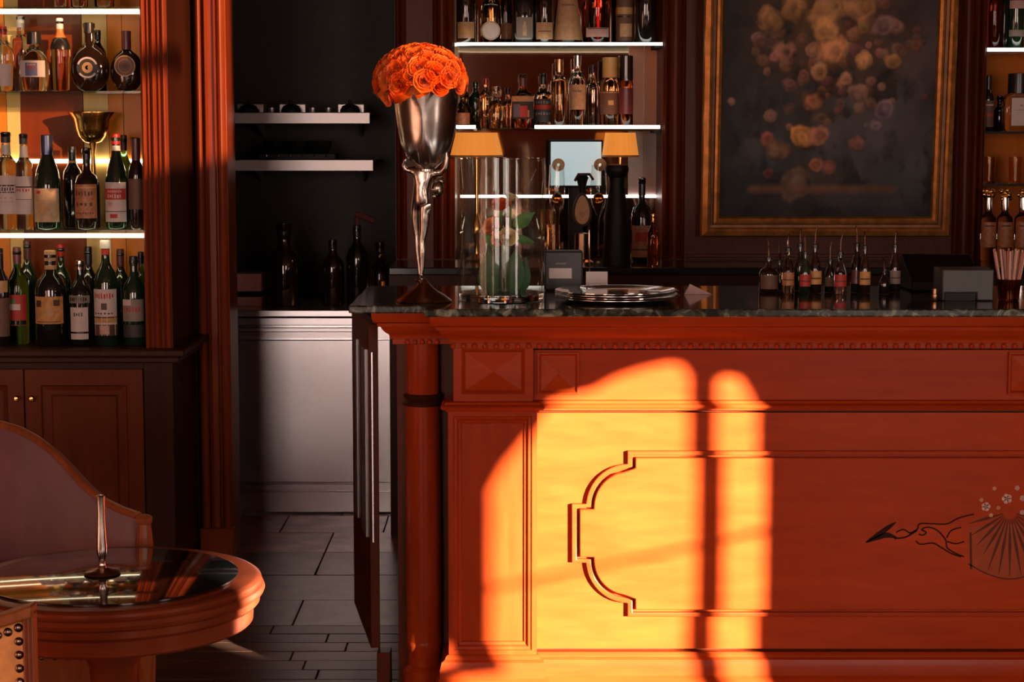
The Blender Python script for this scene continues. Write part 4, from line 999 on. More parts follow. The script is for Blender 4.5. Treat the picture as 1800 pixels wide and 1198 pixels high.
# ---- glass cylinder with roses
pc_ = onz(881, 532, ZMT); YG = pc_.y + .09; sg = ppm(YG, 1.3); GX = X_(881, YG, 1.3)
RG = 76.5 / sg; HG = (531 - 283) / sg
gv = thing('glass_cylinder_vase', (GX, YG, ZT), 'large clear glass cylinder vase with flowers standing inside', 'vase')
MB().lathe([(RG * .98, 0), (RG, .003), (RG, HG - .002), (RG - .002, HG), (RG - .005, HG - .002), (RG - .006, .0225), (RG * .6, .0225), (.0001, .0225)], (GX, YG, ZT), 64).build('glass_wall', 'vase_glass', gv, angle=50)
MB().lathe([(RG * .985, .0015), (RG * .99, .004), (RG * .985, .021), (.0001, .0215)], (GX, YG, ZT), 64).build('glass_base', 'clear_glass', gv, angle=50)
MB().lathe([(RG - .0055, HG - .0005), (RG - .0055, HG + .0015), (RG - .001, HG + .0015), (RG - .001, HG - .0005)], (GX, YG, ZT), 64, cap=False).build('glass_rim', 'clear_glass', gv, angle=50)
def G(px, py, dy=0.0): return Vector((X_(px, YG, 1.3), YG + dy, ZT + (531 - py) / sg))
fl = thing('vase_flowers', G(884, 510), 'peach roses and green leaves standing in the glass cylinder', 'flowers')
PM = [rose_mesh('rose', 11, 'peach_petal'), rose_mesh('rose', 12, 'cream_petal'), rose_mesh('rose', 13, 'orange_petal_b')]
for px, py, k, d, s_ in ((880, 366, 2, (-.1, -.5, .8), .85), (898, 352, 1, (.3, -.3, .9), .6), (866, 402, 0, (-.4, -.7, .4), .8), (893, 420, 1, (.2, -.9, .3), .8), (876, 424, 0, (-.2, -.8, .3), .6)):
    share(PM[k], 'rose', G(px, py, -.02), fl, rot=Vector(d).to_track_quat('Z', 'Y').to_euler(), scale=s_)
for a, b in (((880, 515), (880, 372)), ((888, 515), (898, 358)), ((876, 516), (866, 408)), ((890, 516), (892, 426))):
    MB().tube([G(*a), G((a[0] + b[0]) / 2 + 3, (a[1] + b[1]) / 2), G(*b)], .0028, 8).build('stem', 'leaf_green', fl)
def leaf(p0, p1, wd, bend, mat, parent, nrm=Vector((0, -1, 0))):
    p0, p1 = Vector(p0), Vector(p1); d = p1 - p0; side = d.normalized().cross(nrm).normalized(); vs = []; fs = []; n = 9
    for i in range(n + 1):
        t = i / n; c = p0 + d * t + nrm * bend * math.sin(math.pi * t); w_ = wd * math.sin(math.pi * min(.98, t ** .8 + .02))
        for u in (-1, -.5, 0, .5, 1): vs.append(c + side * w_ * u + nrm * (-.25 * w_ * abs(u)))
    for i in range(n):
        for j in range(4): fs.append((i * 5 + j, i * 5 + j + 1, i * 5 + j + 6, i * 5 + j + 5))
    return MB().add(vs, fs).build('leaf', mat, parent)
leaf(G(902, 402, -.01), G(940, 376, -.03), .020, .01, 'leaf_green', fl)
leaf(G(900, 420), G(940, 430, .02), .012, .01, 'leaf_green', fl)
leaf(G(870, 440), G(846, 405, .02), .012, .01, 'leaf_green', fl)
for px0, px1, py1, w_, dy in ((868, 858, 432, .026, -.03), (900, 908, 436, .030, -.02), (884, 884, 440, .030, .02), (915, 925, 455, .022, .01), (856, 850, 450, .020, .0)):
    leaf(G(px0, 522, dy), G(px1, py1, dy), w_, .006, 'leaf_deep', fl)
MB().lathe([(.013, 0), (.014, .003), (.014, .165), (.0125, .165), (.0125, .006), (.0001, .006)], G(886, 518, -.035), 20).build('glass_tube', 'vase_glass', fl)

# ---- stack of silver plates
pt = onz(1083, 536, ZMT); YP = pt.y + .165; PX = X_(1083, YP); 
for i, nm in enumerate(('bottom', 'second from the bottom', 'second from the top', 'top')):
    z = ZT + i * .0062; r = (.172, .176, .170, .174)[i]
    o = MB().lathe([(r * .72, 0), (r * .78, .0008), (r * .95, .0075), (r, .009), (r, .0105), (r * .95, .0095), (r * .78, .0030), (r * .70, .0022), (.0001, .0022)], (PX + (.0, .004, -.003, .002)[i], YP, z), 56).build('silver_plate', 'chrome' if i % 2 else 'silver_old', None, angle=50)
    tag(o, 'shallow round silver plate, %s of the stack on the bar' % nm, 'plate', 'stack of silver plates')

# ---- card terminal, table number stand, triangular card
YK = 5.74
t = thing('card_terminal', (X_(990, YK), YK, ZT), 'dark grey card terminal with white paper slip behind the plates', 'card terminal')
a, b = at(957, 441, YK), at(1025, 441, YK)
MB().box(a.x, b.x, YK, YK + .07, ZT, a.z).build('terminal_body', 'grey_plastic', t, bevel=.006)
q = at(985, 480, YK); w_ = ppm(YK)
MB().box(q.x - 20 / w_, q.x + 20 / w_, YK - .004, YK - .0005, q.z - 9 / w_, q.z + 9 / w_).build('paper_slip', 'white_card', t, smooth=False)
q = at(986, 463, YK); MB().box(q.x - 9 / w_, q.x + 9 / w_, YK - .002, YK - .0005, q.z - 1.5 / w_, q.z + 1.5 / w_).build('badge', 'paper_grey', t, smooth=False)
t = thing('ticket_holder', (X_(1048, YK), YK, ZT), 'small white card holder with a thin upright rod behind the plates', 'card holder')
a, b = at(1030, 498, YK), at(1068, 477, YK)
MB().box(a.x, b.x, YK + .003, YK + .03, ZT, ZT + .03).build('holder_block', 'black_plastic', t, bevel=.002)
MB().box(a.x, b.x, YK - .003, YK + .0, ZT + .015, b.z).build('card', 'white_card', t, smooth=False)
MB().tube([at(1036, 495, YK + .012), at(1036, 404, YK + .012)], .0025, 8).build('rod', 'chrome', t)
YT_ = 5.62
a, b, c3 = onz(1203, 516, ZMT), onz(1252, 516, ZMT), at(1213, 497, 5.62)
m = MB().prism_xz([(X_(1203, YT_), ZT), (X_(1252, YT_), ZT), (c3.x, ZT + .030)], YT_, YT_ + .02)
tag(m.build('folded_card', 'pink_card', None, smooth=False), 'small folded pink card lying right of the plate stack', 'card')

# ================================================================== BACK COUNTER AND MIDDLE SHELVES
YBC = 7.60; ZB = at(1000, 470, YBC).z
bk = thing('back_counter', (1.2, 7.85, 0), 'dark low counter against the back wall behind the bar', 'counter')
MB().box(XA, XR - .02, YBC + .03, YB - .001, .0, ZB - .03).build('counter_body', 'walnut_dark', bk, smooth=False)
MB().box(XA, XR - .02, YBC, YB - .016, ZB - .03, ZB).build('counter_slab', 'marble_black', bk, bevel=.004)
ZBT = ZB + .0006
sh_ = thing('shelf_set', ((XM0 + XM1) / 2, 8.3, 1.6), 'lit glass bottle shelves in the middle niche above the bar', 'shelves')
ZM1, ZM2 = at(1000, 76, 8.12).z, at(1000, 226, 8.12).z
gx0_, gx1_ = XM0 + .002, XM1 - .002
n = 10; arc = [(gx0_ + .09 - .09 * math.cos(R(90 * k / n)), 8.20 - .08 * math.sin(R(90 * k / n))) for k in range(n + 1)]
plan = [(gx0_, 8.455)] + arc + [(gx1_, 8.12), (gx1_, 8.455)]
for z in (ZM1, ZM2): MB().prism_xy(plan, z - .008, z).build('glass_shelf', 'shelf_glass', sh_, smooth=False)
path = [(gx1_, 8.118)] + [(x, y - .002) for x, y in arc[::-1]]
MB().sweep(path, [(0, ZM1 - .009), (.004, ZM1 - .009), (.004, ZM1 + .003), (0, ZM1 + .003)]).build('light_line', 'led_cool', sh_, smooth=False)
for a_, b_ in ((802, 836), (940, 1160)): MB().box(X_(a_, 8.115, 1.6), X_(b_, 8.115, 1.6), 8.113, 8.1185 if a_ > 900 else 8.118, ZM2, ZM2 + .014).build('light_line', 'led_cool', sh_, smooth=False)
z = at(1000, 345, 8.44).z; MB().box(gx0_ + .01, X_(1160, 8.44), 8.437, 8.443, z - .006, z + .006).build('light_line', 'led_cool', sh_, smooth=False)
for z in (ZM1, ZM2):
    for y in (8.16, 8.26, 8.38): MB().box(XM1 - .03, XM1 - .0005, y, y + .02, z - .017, z - .008).build('clip', 'black_plastic', sh_, smooth=False)
YM, YMR = 8.20, 8.37
GA, GB = 'bottles on the top shelf of the middle niche', 'bottles on the second shelf of the middle niche'
bm = 74
NB = [0]
def mb_(px, top, w_, kd, gm, lb, Y=None, **k):
    NB[0] += 1; Y = Y if Y else (8.185 if NB[0] % 2 else 8.235)
    return bottle(px, top, bm, w_, Y, ZM1, kd, gm, lb, group=GA, **k)
mb_(819, -55, 34, 'std', 'dark_brown_glass', 'dark bottle with rounded tan label, first on the top shelf', labels=[(.07, .29, 55, 'paper_tan', [(-.6, .6, .3, .6, 'print_gold')])])
mb_(863, -42, 38, 'decanter', 'clear_amber', 'pale round bottle with white oval label on the top shelf', discs=((.20, 16.5, ('paper_white', [(.86, .98, 0, 360, 'paper_tan')])),))
mb_(890, -40, 22, 'std', 'dark_brown_glass', 'thin brown bottle between the oval and portrait labels on the top shelf', Y=YMR, labels=[(.10, .34, 60, 'paper_copper')])
mb_(922, -55, 40, 'square', 'black_bottle_glass', 'square black bottle with a pale figure on its dark label', labels=[(.08, .36, 50, 'paper_grey', [(-.25, .25, .1, .6, 'paper_cream'), (-.12, .15, .6, .8, 'paper_cream')])])
mb_(957, -48, 32, 'std', 'dark_brown_glass', 'dark bottle with plain tan rounded label on the top shelf', labels=[(.06, .30, 60, 'paper_tan', [(-.7, .7, .45, .5, 'print_dark')])])
mb_(998, -60, 54, 'cone', 'amber_glass', 'flared golden bottle with a tall tan label', labels=[(.05, .72, 70, 'paper_tan', words([(.66, .70, 5)], 'print_dark', .5) + [(-.5, .5, .5, .52, 'print_gold')])])
mb_(1050, -50, 42, 'std', 'red_glass', 'reddish bottle with a wide pale pink label', labels=[(.09, .22, 66, 'paper_pink', [(-.8, .8, .85, .95, 'print_dark')])])
mb_(1098, -60, 30, 'tall', 'dark_brown_glass', 'tall brown bottle printed with a slanting gold banner', labels=[(.04, .60, 66, 'paper_brown', [(-.9, .9, .62, .78, 'print_gold'), (-.8, .5, .55, .58, 'cap_black'), (-.5, .8, .1, .4, 'paper_tan')])])
mb_(1135, -60, 40, 'std', 'black_bottle_glass', 'black bottle last on the top shelf beside the jamb')
b2 = 223
def m2_(px, top, w_, kd, gm, lb, Y=None, **k):
    NB[0] += 1; Y = (Y if Y != YM else None) or (8.185 if NB[0] % 2 else 8.245)
    return bottle(px, top, b2, w_, Y, ZM2, kd, gm, lb, group=GB, **k)
m2_(814, 158, 30, 'short', 'clear_amber', 'short clear bottle first on the second shelf behind the vase roses', labels=[(.12, .42, 50, 'paper_copper')])
m2_(836, 142, 26, 'std', 'dark_green_glass', 'small dark green bottle behind the vase roses on the second shelf', Y=8.40)
m2_(854, 136, 24, 'std', 'clear_amber', 'small clear bottle with round red stopper on the second shelf', Y=8.305, cap=('cap_red', .88))
m2_(872, 150, 30, 'decanter', 'clear_amber', 'squat clear bottle with glinting base on the second shelf', cap=('clear_glass', .84))
m2_(893, 152, 24, 'short', 'clear_amber', 'small pale bottle left of the portrait label', Y=YMR, cap=('cap_black', .86))
m2_(919, 129, 40, 'squat', 'amber_glass', 'amber bottle with plum stopper and a portrait label', cap=('cap_plum', .78), labels=[(.18, .50, 66, 'paper_dark', [(-.8, -.2, .1, .85, 'print_blue'), (-.2, .35, .1, .75, 'print_red'), (.35, .5, .1, .5, 'print_gold')]), (.50, .60, 66, 'paper_tan')])
m2_(955, 127, 34, 'squat', 'clear_glass', 'clear round shouldered bottle with dark lettered label and black stopper', cap=('cap_black', .80), labels=[(.12, .54, 64, 'paper_dark', words([(.78, .92, 4), (.30, .42, 4)], 'paper_grey') + [(-.9, .9, .55, .74, 'print_red')])])
m2_(983, 103, 30, 'tall', 'clear_amber', 'tall clear bottle with copper neck on the second shelf', cap=('copper', .82), Y=YM)
m2_(1015, 96, 32, 'std', 'clear_glass', 'tall clear bottle with a cream shield label', cap=('chrome', .86), labels=[(.26, .60, 58, 'paper_tan', words([(.70, .80, 4)], 'print_dark', .5))])
m2_(1042, 112, 24, 'std', 'clear_glass', 'slim clear bottle between the shield and the brown labels', cap=('cap_plum', .88), Y=YMR)
m2_(1073, 100, 38, 'std', 'clear_amber', 'clear bottle with gold neck and broad brown label', cap=('print_gold', .72), labels=[(.20, .53, 68, 'paper_brown', [(-.2, .2, .4, .6, 'print_gold'), (-.95, .95, .92, .96, 'print_gold')])])
m2_(1100, 97, 26, 'std', 'amber_glass', 'dark amber bottle with black capsule last on the second shelf', cap=('dark_brown_glass', .66), labels=[(.20, .56, 68, 'cap_plum')])
# lamps with pleated amber shades on the back counter
for px, w0, w1, lb in ((838, 36, 46, 'brass table lamp with amber pleated shade behind the glass cylinder'), (1090, 26, 32, 'brass table lamp with amber shade behind the pepper mill')):
    YL = 8.0 if px < 1000 else 8.02; s_ = ppm(YL, 1.4); x = X_(px, YL, 1.4); zz = lambda y: at(900, y, YL).z
    t = thing('table_lamp', (x, YL, ZBT), lb, 'lamp')
    z0, z1 = zz(274), zz(233)
    m = MB(); vs = []; fs = []; n = 48
    for r, z in ((w1 / s_, z0), (w0 / s_, z1)):
        for k in range(n):
            a = 2 * math.pi * k / n; rr = r * (1 + (.018 if k % 2 else 0)); vs.append((x + rr * math.cos(a), YL + rr * math.sin(a), z))
    for k in range(n): fs.append((k, (k + 1) % n, n + (k + 1) % n, n + k))
    m.add(vs, fs).build('lamp_shade', 'shade_lit', t, smooth=False)
    MB().lathe([(w1 / s_ + .001, z0 - .004), (w1 / s_ + .003, z0), (w1 / s_ + .001, z0 + .004)], (x, YL, 0), 48, cap=False).build('shade_rim', 'print_gold', t)
    MB().lathe([(.05, 0), (.052, .006), (.03, .016), (.012, .03), (.010, .08), (.022, .11), (.024, .14), (.010, .18), (.007, .20), (.007, z1 - ZBT - .01)], (x, YL, ZBT), 24).build('lamp_stem', 'brass', t)
    d = bpy.data.lights.new('bulb', 'POINT'); d.energy = 0.7; d.color = (1, .55, .18); d.shadow_soft_size = .025
    o = bpy.data.objects.new('bulb', d); COL.objects.link(o); o.parent = t; o.location = (0, -.02, (z0 + z1) / 2 - ZBT)
# glowing screen standing in for a bluish mirror reflection
YSc = 8.03; a, b = at(968, 330, YSc), at(1057, 249, YSc)
t = thing('reflected_screen', ((a.x + b.x) / 2, YSc + .02, ZBT), 'pale lit screen standing in for a mirror reflection between the lamps', 'screen')
MB().box(a.x - .008, b.x + .008, YSc, YSc + .02, a.z, b.z + .008).build('screen_case', 'black_plastic', t, bevel=.004)
MB().box(a.x, b.x, YSc - .002, YSc - .0003, a.z + .01, b.z).build('screen_face', 'screen_lit', t, smooth=False)
MB().box((a.x + b.x) / 2 - .03, (a.x + b.x) / 2 + .03, YSc + .002, YSc + .018, ZBT, a.z).build('screen_foot', 'black_plastic', t, smooth=False)
# beer tap with oval badge
YTp = 7.80; s_ = ppm(YTp, 1.3); z_ = lambda y: at(900, y, YTp).z; xt = X_(1023, YTp, 1.3)
t = thing('beer_tap', (xt, YTp, ZBT), 'beer tap tower with an oval cream badge and dark handle', 'beer tap')
MB().lathe([(.045, 0), (.046, .01), (.030, .02), (.028, z_(410) - ZBT), (.0001, z_(408) - ZBT)], (xt, YTp, ZBT), 24).build('tower', 'bronze', t)
vs = [(xt + (17 / s_) * math.cos(2 * math.pi * k / 28) * (1 - .22 * math.sin(2 * math.pi * k / 28)), z_(368) + (30 / s_) * math.sin(2 * math.pi * k / 28)) for k in range(28)]
bo = MB().prism_xz(vs, YTp - .034, YTp - .020).build('badge', 'walnut_dark', t, bevel=.002)
vs = [(xt + (12.5 / s_) * math.cos(2 * math.pi * k / 28) * (1 - .22 * math.sin(2 * math.pi * k / 28)), z_(368) + (25 / s_) * math.sin(2 * math.pi * k / 28)) for k in range(28)]
MB().prism_xz(vs, YTp - .038, YTp - .0341).build('badge_face', 'paper_tan', bo, smooth=False)
MB().disc_y((xt, YTp - .0381, z_(376)), 4.5 / s_, 5.5 / s_, .0008, 12).build('badge_print', 'paper_copper', bo, smooth=False)
MB().lathe([(.010, 0), (.012, .02), (.020, .06), (.026, .075), (.018, .085), (.0001, .087)], (xt, YTp - .01, z_(345)), 16).build('tap_handle', 'black_plastic', t)
MB().tube([(xt - .03, YTp - .01, z_(318)), (xt - .015, YTp - .01, z_(306)), (xt + .03, YTp - .01, z_(306)), (xt + .045, YTp - .01, z_(316))], .006, 10).tube([(xt, YTp - .01, z_(345)), (xt, YTp - .01, z_(306))], .006, 8).build('lever', 'chrome', t)
for px, lb in ((979, 'wine glass with a lemon garnish left of the beer tap'), (1052, 'wine glass with a lemon garnish right of the beer tap')):
    x = X_(px, 7.90, 1.3); H = z_(290) - ZBT
    t = thing('wine_glass', (x, 7.90, ZBT), lb, 'glass', 'wine glasses on the back counter')
    MB().lathe([(.030, 0), (.030, .002), (.005, .006), (.0035, .02), (.0035, H * .45), (.008, H * .48), (.028, H * .60), (.034, H * .75), (.029, H), (.028, H), (.033, H * .75), (.027, H * .61), (.006, H * .49), (.0001, H * .485)], (x, 7.90, ZBT), 24).build('glass', 'vase_glass', t, angle=50)
    MB().ring_y((x + .005, 7.88, ZBT + H), .006, .026, .004, 20).build('citrus_slice', 'print_gold', t, smooth=False)
    MB().ball((x, 7.90, ZBT + H * .66), .022, 14, 8).build('drink', 'amber_glass', t)
# pepper mill
x = X_(1084, 7.72, 1.3); zz = lambda y: at(900, y, 7.72).z - ZBT; s_ = ppm(7.72, 1.3)
t = thing('pepper_mill', (x, 7.72, ZBT), 'tall black waisted pepper mill on the back counter', 'pepper mill')
MB().lathe([(25 / s_, 0), (25 / s_, zz(462)), (24 / s_, zz(440)), (22 / s_, zz(405)), (21 / s_, zz(375)), (16 / s_, zz(345)), (13 / s_, zz(325)), (14 / s_, zz(312))], (x, 7.72, ZBT), 32).build('mill_body', 'black_plastic', t)
MB().lathe([(14 / s_, zz(312)), (20 / s_, zz(303)), (21 / s_, zz(296)), (19 / s_, zz(290)), (.0001, zz(288))], (x, 7.72, ZBT), 32).build('mill_head', 'black_plastic', t)
bottle(1128, 318, 464, 38, 7.93, ZBT, 'squat', 'black_bottle_glass', 'black bottle with an orange brown label right of the pepper mill', ('cap_black', .8), [(.06, .44, 62, 'paper_copper', [(-.95, .95, .22, .27, 'print_dark'), (-.6, .6, .5, .8, 'print_red')])], group=None)
for px, h, lb in ((1142, 375, 'small glass bottle with gold cap by the right jamb'),):
    bottle(px + 6, h, 464, 20, 7.72, ZBT, 'std', 'amber_glass', lb, ('brass', .86))
# low drip shelf with gold jigger and tongs
for px, y, lb in ((973, 395, 'bar spoon jar left of the beer tap on the back counter'),):
    x = X_(px, 7.70, 1.2); H = at(900, y, 7.70).z - ZBT
    t = thing('spoon_jar', (x, 7.70, ZBT), lb, 'jar')
    MB().lathe([(.024, 0), (.026, .003), (.026, H), (.024, H), (.024, .006), (.0001, .006)], (x, 7.70, ZBT), 20).build('jar_glass', 'clear_amber', t, angle=50)
    for k in range(4): MB().tube([(x + .006 * (k - 1.5), 7.70, ZBT + .01), (x + .016 * (k - 1.5), 7.70, ZBT + H + .05 + .01 * (k % 2))], .002, 6).build('spoon', 'chrome' if k % 2 else 'copper', t)

# ================================================================== PAINTING
YPn = 8.06; ztl = R(4.5)
bot = at(1447, 414, YPn)
pw = (1664 - 1229) / ppm(YPn); ph = 1.55; fwid = 34 / ppm(YPn)
pic = thing('framed_painting', (bot.x, YPn, bot.z), 'old flower still life in a gilt frame leaning out from the back wall', 'painting')
MT = Matrix.Translation((bot.x, YPn - .035, bot.z)) @ Matrix.Rotation(ztl, 4, 'X')
def pbar(pr, mat, nm):                      # closed mitred frame; profile (inset, y)
    for side in range(4):
        vs = []
        for i, y in pr:
            cs = [(-pw / 2 + i, i), (pw / 2 - i, i), (pw / 2 - i, ph - i), (-pw / 2 + i, ph - i)]
            a, b = cs[side], cs[(side + 1) % 4]; vs += [(a[0], y, a[1]), (b[0], y, b[1])]
        n = len(pr); fs = [(2 * k, 2 * k + 1, 2 * ((k + 1) % n) + 1, 2 * ((k + 1) % n)) for k in range(n)]
        MB().add(vs, fs).xform(MT).build(nm, mat, pic, angle=30)
f_ = fwid
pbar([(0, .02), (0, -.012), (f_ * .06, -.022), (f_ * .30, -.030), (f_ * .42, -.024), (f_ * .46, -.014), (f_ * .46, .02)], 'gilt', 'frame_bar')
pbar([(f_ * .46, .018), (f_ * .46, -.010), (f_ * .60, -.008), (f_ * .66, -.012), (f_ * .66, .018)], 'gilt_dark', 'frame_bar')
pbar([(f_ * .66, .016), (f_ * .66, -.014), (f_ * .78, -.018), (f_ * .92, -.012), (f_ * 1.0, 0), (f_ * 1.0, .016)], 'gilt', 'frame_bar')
NX, NZ = 220, 290
cw, ch = pw - 2 * f_ * .96, ph - 2 * f_ * .96
rng = np.random.default_rng(3)
def fbm(nx, nz, base, octs=5, seed=0):
    g = np.random.default_rng(seed); out = np.zeros((nz, nx)); amp = 1.0
    for o_ in range(octs):
        bx, bz = int(base * 2 ** o_) + 2, int(base * 1.3 * 2 ** o_) + 2
        q = g.random((bz, bx)); xi = np.linspace(0, bx - 1.001, nx); zi = np.linspace(0, bz - 1.001, nz)
        x0 = xi.astype(int); z0 = zi.astype(int); fx = xi - x0; fz_ = (zi - z0)[:, None]
        fx = fx * fx * (3 - 2 * fx); fz_ = fz_ * fz_ * (3 - 2 * fz_)
        A = q[z0][:, x0] * (1 - fx) + q[z0][:, x0 + 1] * fx; B = q[z0 + 1][:, x0] * (1 - fx) + q[z0 + 1][:, x0 + 1] * fx
        out += amp * (A * (1 - fz_) + B * fz_); amp *= .55
    return out / out.max()
n1, n2, n3 = fbm(NX + 1, NZ + 1, 4, 6, 1), fbm(NX + 1, NZ + 1, 9, 5, 2), fbm(NX + 1, NZ + 1, 3, 4, 4)
U, W = np.meshgrid(np.linspace(0, 1, NX + 1), np.linspace(0, 1, NZ + 1))    # W up
px_of = 1262 + U * 370; py_of = 376 - W * ch * ppm(YPn)
img = np.zeros((NZ + 1, NX + 1, 3)); img[:] = (.014, .015, .016)
n4, n5 = fbm(NX + 1, NZ + 1, 7, 6, 8), fbm(NX + 1, NZ + 1, 16, 4, 9)
def stroke(cx, cy, rx, ry, col, k, nz_, lo):
    global img
    a = np.clip((nz_ - lo) * 4.5, 0, 1) * np.exp(-(((px_of - cx) / rx) ** 2 + ((py_of - cy) / ry) ** 2)) * k
    img = img * (1 - a[..., None]) + np.array(col) * a[..., None]
ridge = 1 - np.abs(n4 * 2 - 1)
stroke(1500, 230, 120, 110, (.105, .105, .115), .9, ridge, .62)
stroke(1345, 235, 60, 90, (.085, .095, .10), .9, n4, .52)
stroke(1570, 120, 70, 120, (.12, .085, .09), .9, n1, .50)
stroke(1560, 300, 90, 60, (.07, .08, .085), .8, ridge, .60)
stroke(1450, 300, 130, 60, (.06, .045, .035), .8, n5, .45)
stroke(1450, 90, 130, 110, (.10, .055, .032), .9, n5, .35)
stroke(1450, 10, 110, 70, (.16, .085, .035), .8, n4, .35)
wx, wy = (n4 - .5) * 16 + (n5 - .5) * 7, (n2 - .5) * 16 + (n5[::-1] - .5) * 7
blobs = []
for x, y, r_, c in ((1372, 92, 22, (.30, .14, .09)), (1418, 88, 12, (.34, .17, .09)), (1455, 92, 26, (.42, .19, .08)), (1433, 124, 16, (.42, .22, .10)), (1478, 138, 15, (.42, .22, .11)), (1402, 130, 12, (.24, .10, .07)), (1510, 108, 16, (.40, .21, .08)), (1558, 108, 14, (.32, .17, .06)), (1505, 160, 14, (.26, .13, .09)), (1422, 172, 17, (.36, .15, .06)),
                  (1405, 234, 19, (.48, .22, .06)), (1434, 236, 18, (.30, .12, .07)), (1345, 240, 13, (.26, .08, .05)), (1500, 250, 15, (.20, .09, .08)), (1428, 285, 14, (.28, .10, .05)), (1450, 290, 14, (.22, .08, .06)), (1345, 300, 11, (.20, .06, .05)), (1350, 40, 26, (.30, .15, .05)), (1385, 15, 30, (.34, .17, .06)), (1440, 20, 34, (.36, .19, .07)), (1495, 15, 28, (.34, .17, .06)), (1440, 58, 24, (.38, .20, .07)), (1540, 45, 20, (.20, .11, .10)),
                  (1365, 260, 22, (.17, .09, .05)), (1545, 190, 18, (.16, .11, .13)), (1530, 220, 16, (.17, .13, .14)), (1470, -30, 50, (.34, .18, .08)), (1400, -40, 40, (.28, .14, .06)), (1540, -40, 40, (.26, .14, .07)), (1450, -110, 50, (.30, .16, .08)), (1395, 320, 30, (.10, .06, .04)), (1500, 165, 20, (.19, .11, .08))): blobs.append((x, y, r_, c))
for k in range(120):
    x, y = rng.normal(1455, 62), rng.normal(95, 80); blobs.insert(0, (x, y, rng.uniform(6, 13), tuple(np.array((.24, .12, .065)) * rng.uniform(.35, 1.0) * np.array((1, rng.uniform(.7, 1.2), rng.uniform(.8, 1.6))))))
for x, y, r_, c in blobs:
    dx, dy = px_of - x + wx * r_ / 20, py_of - y + wy * r_ / 20; d = np.sqrt(dx ** 2 + dy ** 2) / r_; an = np.arctan2(dy, dx)
    a_ = np.clip((1.02 - d + .5 * (n5 - .5)) * 3.0, 0, .9)[..., None]
    shade = np.clip(.70 + .22 * np.cos(d * 7 + 9 * (n4 - .5) + x) * np.clip(r_ / 18, .2, 1) - .26 * dy / r_ - .12 * dx / r_ + 1.1 * (n5 - .5) + .5 * (n2 - .5), .12, 1.4)[..., None] * 1.5
    img = img * (1 - a_) + np.array(c) * shade * a_
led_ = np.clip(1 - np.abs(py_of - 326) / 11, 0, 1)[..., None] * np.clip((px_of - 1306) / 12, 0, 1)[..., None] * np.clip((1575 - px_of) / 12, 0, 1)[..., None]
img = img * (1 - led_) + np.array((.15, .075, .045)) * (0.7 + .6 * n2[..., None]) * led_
img *= (.70 + .60 * n2[..., None]) * 1.15
vs = [(-cw / 2 + cw * i / NX, .004 + .004 * math.sin(i * .11 + 1) * math.sin(j * .07), f_ * .96 + ch * j / NZ) for j in range(NZ + 1) for i in range(NX + 1)]
fs = [(j * (NX + 1) + i, j * (NX + 1) + i + 1, (j + 1) * (NX + 1) + i + 1, (j + 1) * (NX + 1) + i) for j in range(NZ) for i in range(NX)]
cv = MB().add(vs, fs).xform(MT).build('canvas', 'painted_canvas', pic)
ca = cv.data.color_attributes.new('paint', 'FLOAT_COLOR', 'POINT')
rgba = np.ones((NZ + 1, NX + 1, 4), dtype=np.float32); rgba[..., :3] = np.clip(img, 0, 1)
ca.data.foreach_set('color', rgba.reshape(-1))
MB().box(-cw / 2, cw / 2, .019, .021, f_, ph - f_).xform(MT).build('backing', 'walnut_dark', pic, smooth=False)
c_ = MT @ Vector((0, .02, ph * .9)); MB().tube([c_, (c_.x, YB, c_.z + .03)], .002, 6).build('wire', 'bronze', pic)

# ================================================================== POURING BOTTLES
YQ = 5.66; zb_q = ZT
GQ = 'pouring bottles clustered on the bar'
for px, sp, bt, w_, Y, gm, lm, lb in (
    (1352, 421, 452, 34, 5.70, 'dark_brown_glass', 'paper_brown', 'round brown pouring bottle at the left end of the cluster'),
    (1371, 420, 458, 18, 5.76, 'black_bottle_glass', None, 'thin black pouring bottle behind the brown round one'),
    (1386, 412, 436, 22, 5.66, 'clear_amber', 'paper_copper', 'pouring bottle with copper label and glinting clear base'),
    (1407, 402, 428, 20, 5.76, 'black_bottle_glass', None, 'tall unlabelled black pouring bottle behind the red strip bottle'),
    (1416, 412, 442, 20, 5.64, 'dark_green_glass', 'print_red', 'green pouring bottle with a small red strip label'),
    (1433, 398, 430, 24, 5.68, 'dark_brown_glass', 'paper_orange', 'pouring bottle with a tall orange label'),
    (1460, 425, 455, 20, 5.70, 'black_bottle_glass', 'paper_brown', 'low pouring bottle with a dull brown label'),
    (1478, 412, 442, 22, 5.64, 'clear_glass', 'print_red', 'clear pouring bottle with a bright red label'),
    (1507, 397, 428, 22, 5.70, 'black_bottle_glass', 'cap_plum', 'dark pouring bottle with a plum label left of the amber label'),
    (1521, 408, 432, 20, 5.66, 'dark_brown_glass', 'paper_orange', 'pouring bottle with a narrow amber label'),
    (1556, 452, 478, 20, 5.64, 'black_bottle_glass', None, 'short black pouring bottle with a bent spout'),
    (1574, 408, 430, 20, 5.70, 'dark_brown_glass', 'paper_grey', 'pouring bottle with a grey label at the right end of the cluster')):
    base = 599 - F_PX * ((Y * SP + (ZT - EYE) * CP) / (Y * CP - (ZT - EYE) * SP))
    s_ = ppm(Y)
    bottle(px, bt, base, w_, Y, ZT, 'round' if False else ('squat' if w_ > 30 else 'champ'), gm, lb, ('cap_black', .93), [(.44 if w_ < 30 else .10, .74 if w_ < 30 else .5, 60, lm)] if lm and w_ > 30 else ([(.18, .46, 62, lm, [(-.8, .8, .4, .5, 'print_dark')])] if lm else ()), group=GQ, spout=(bt - sp) / s_)

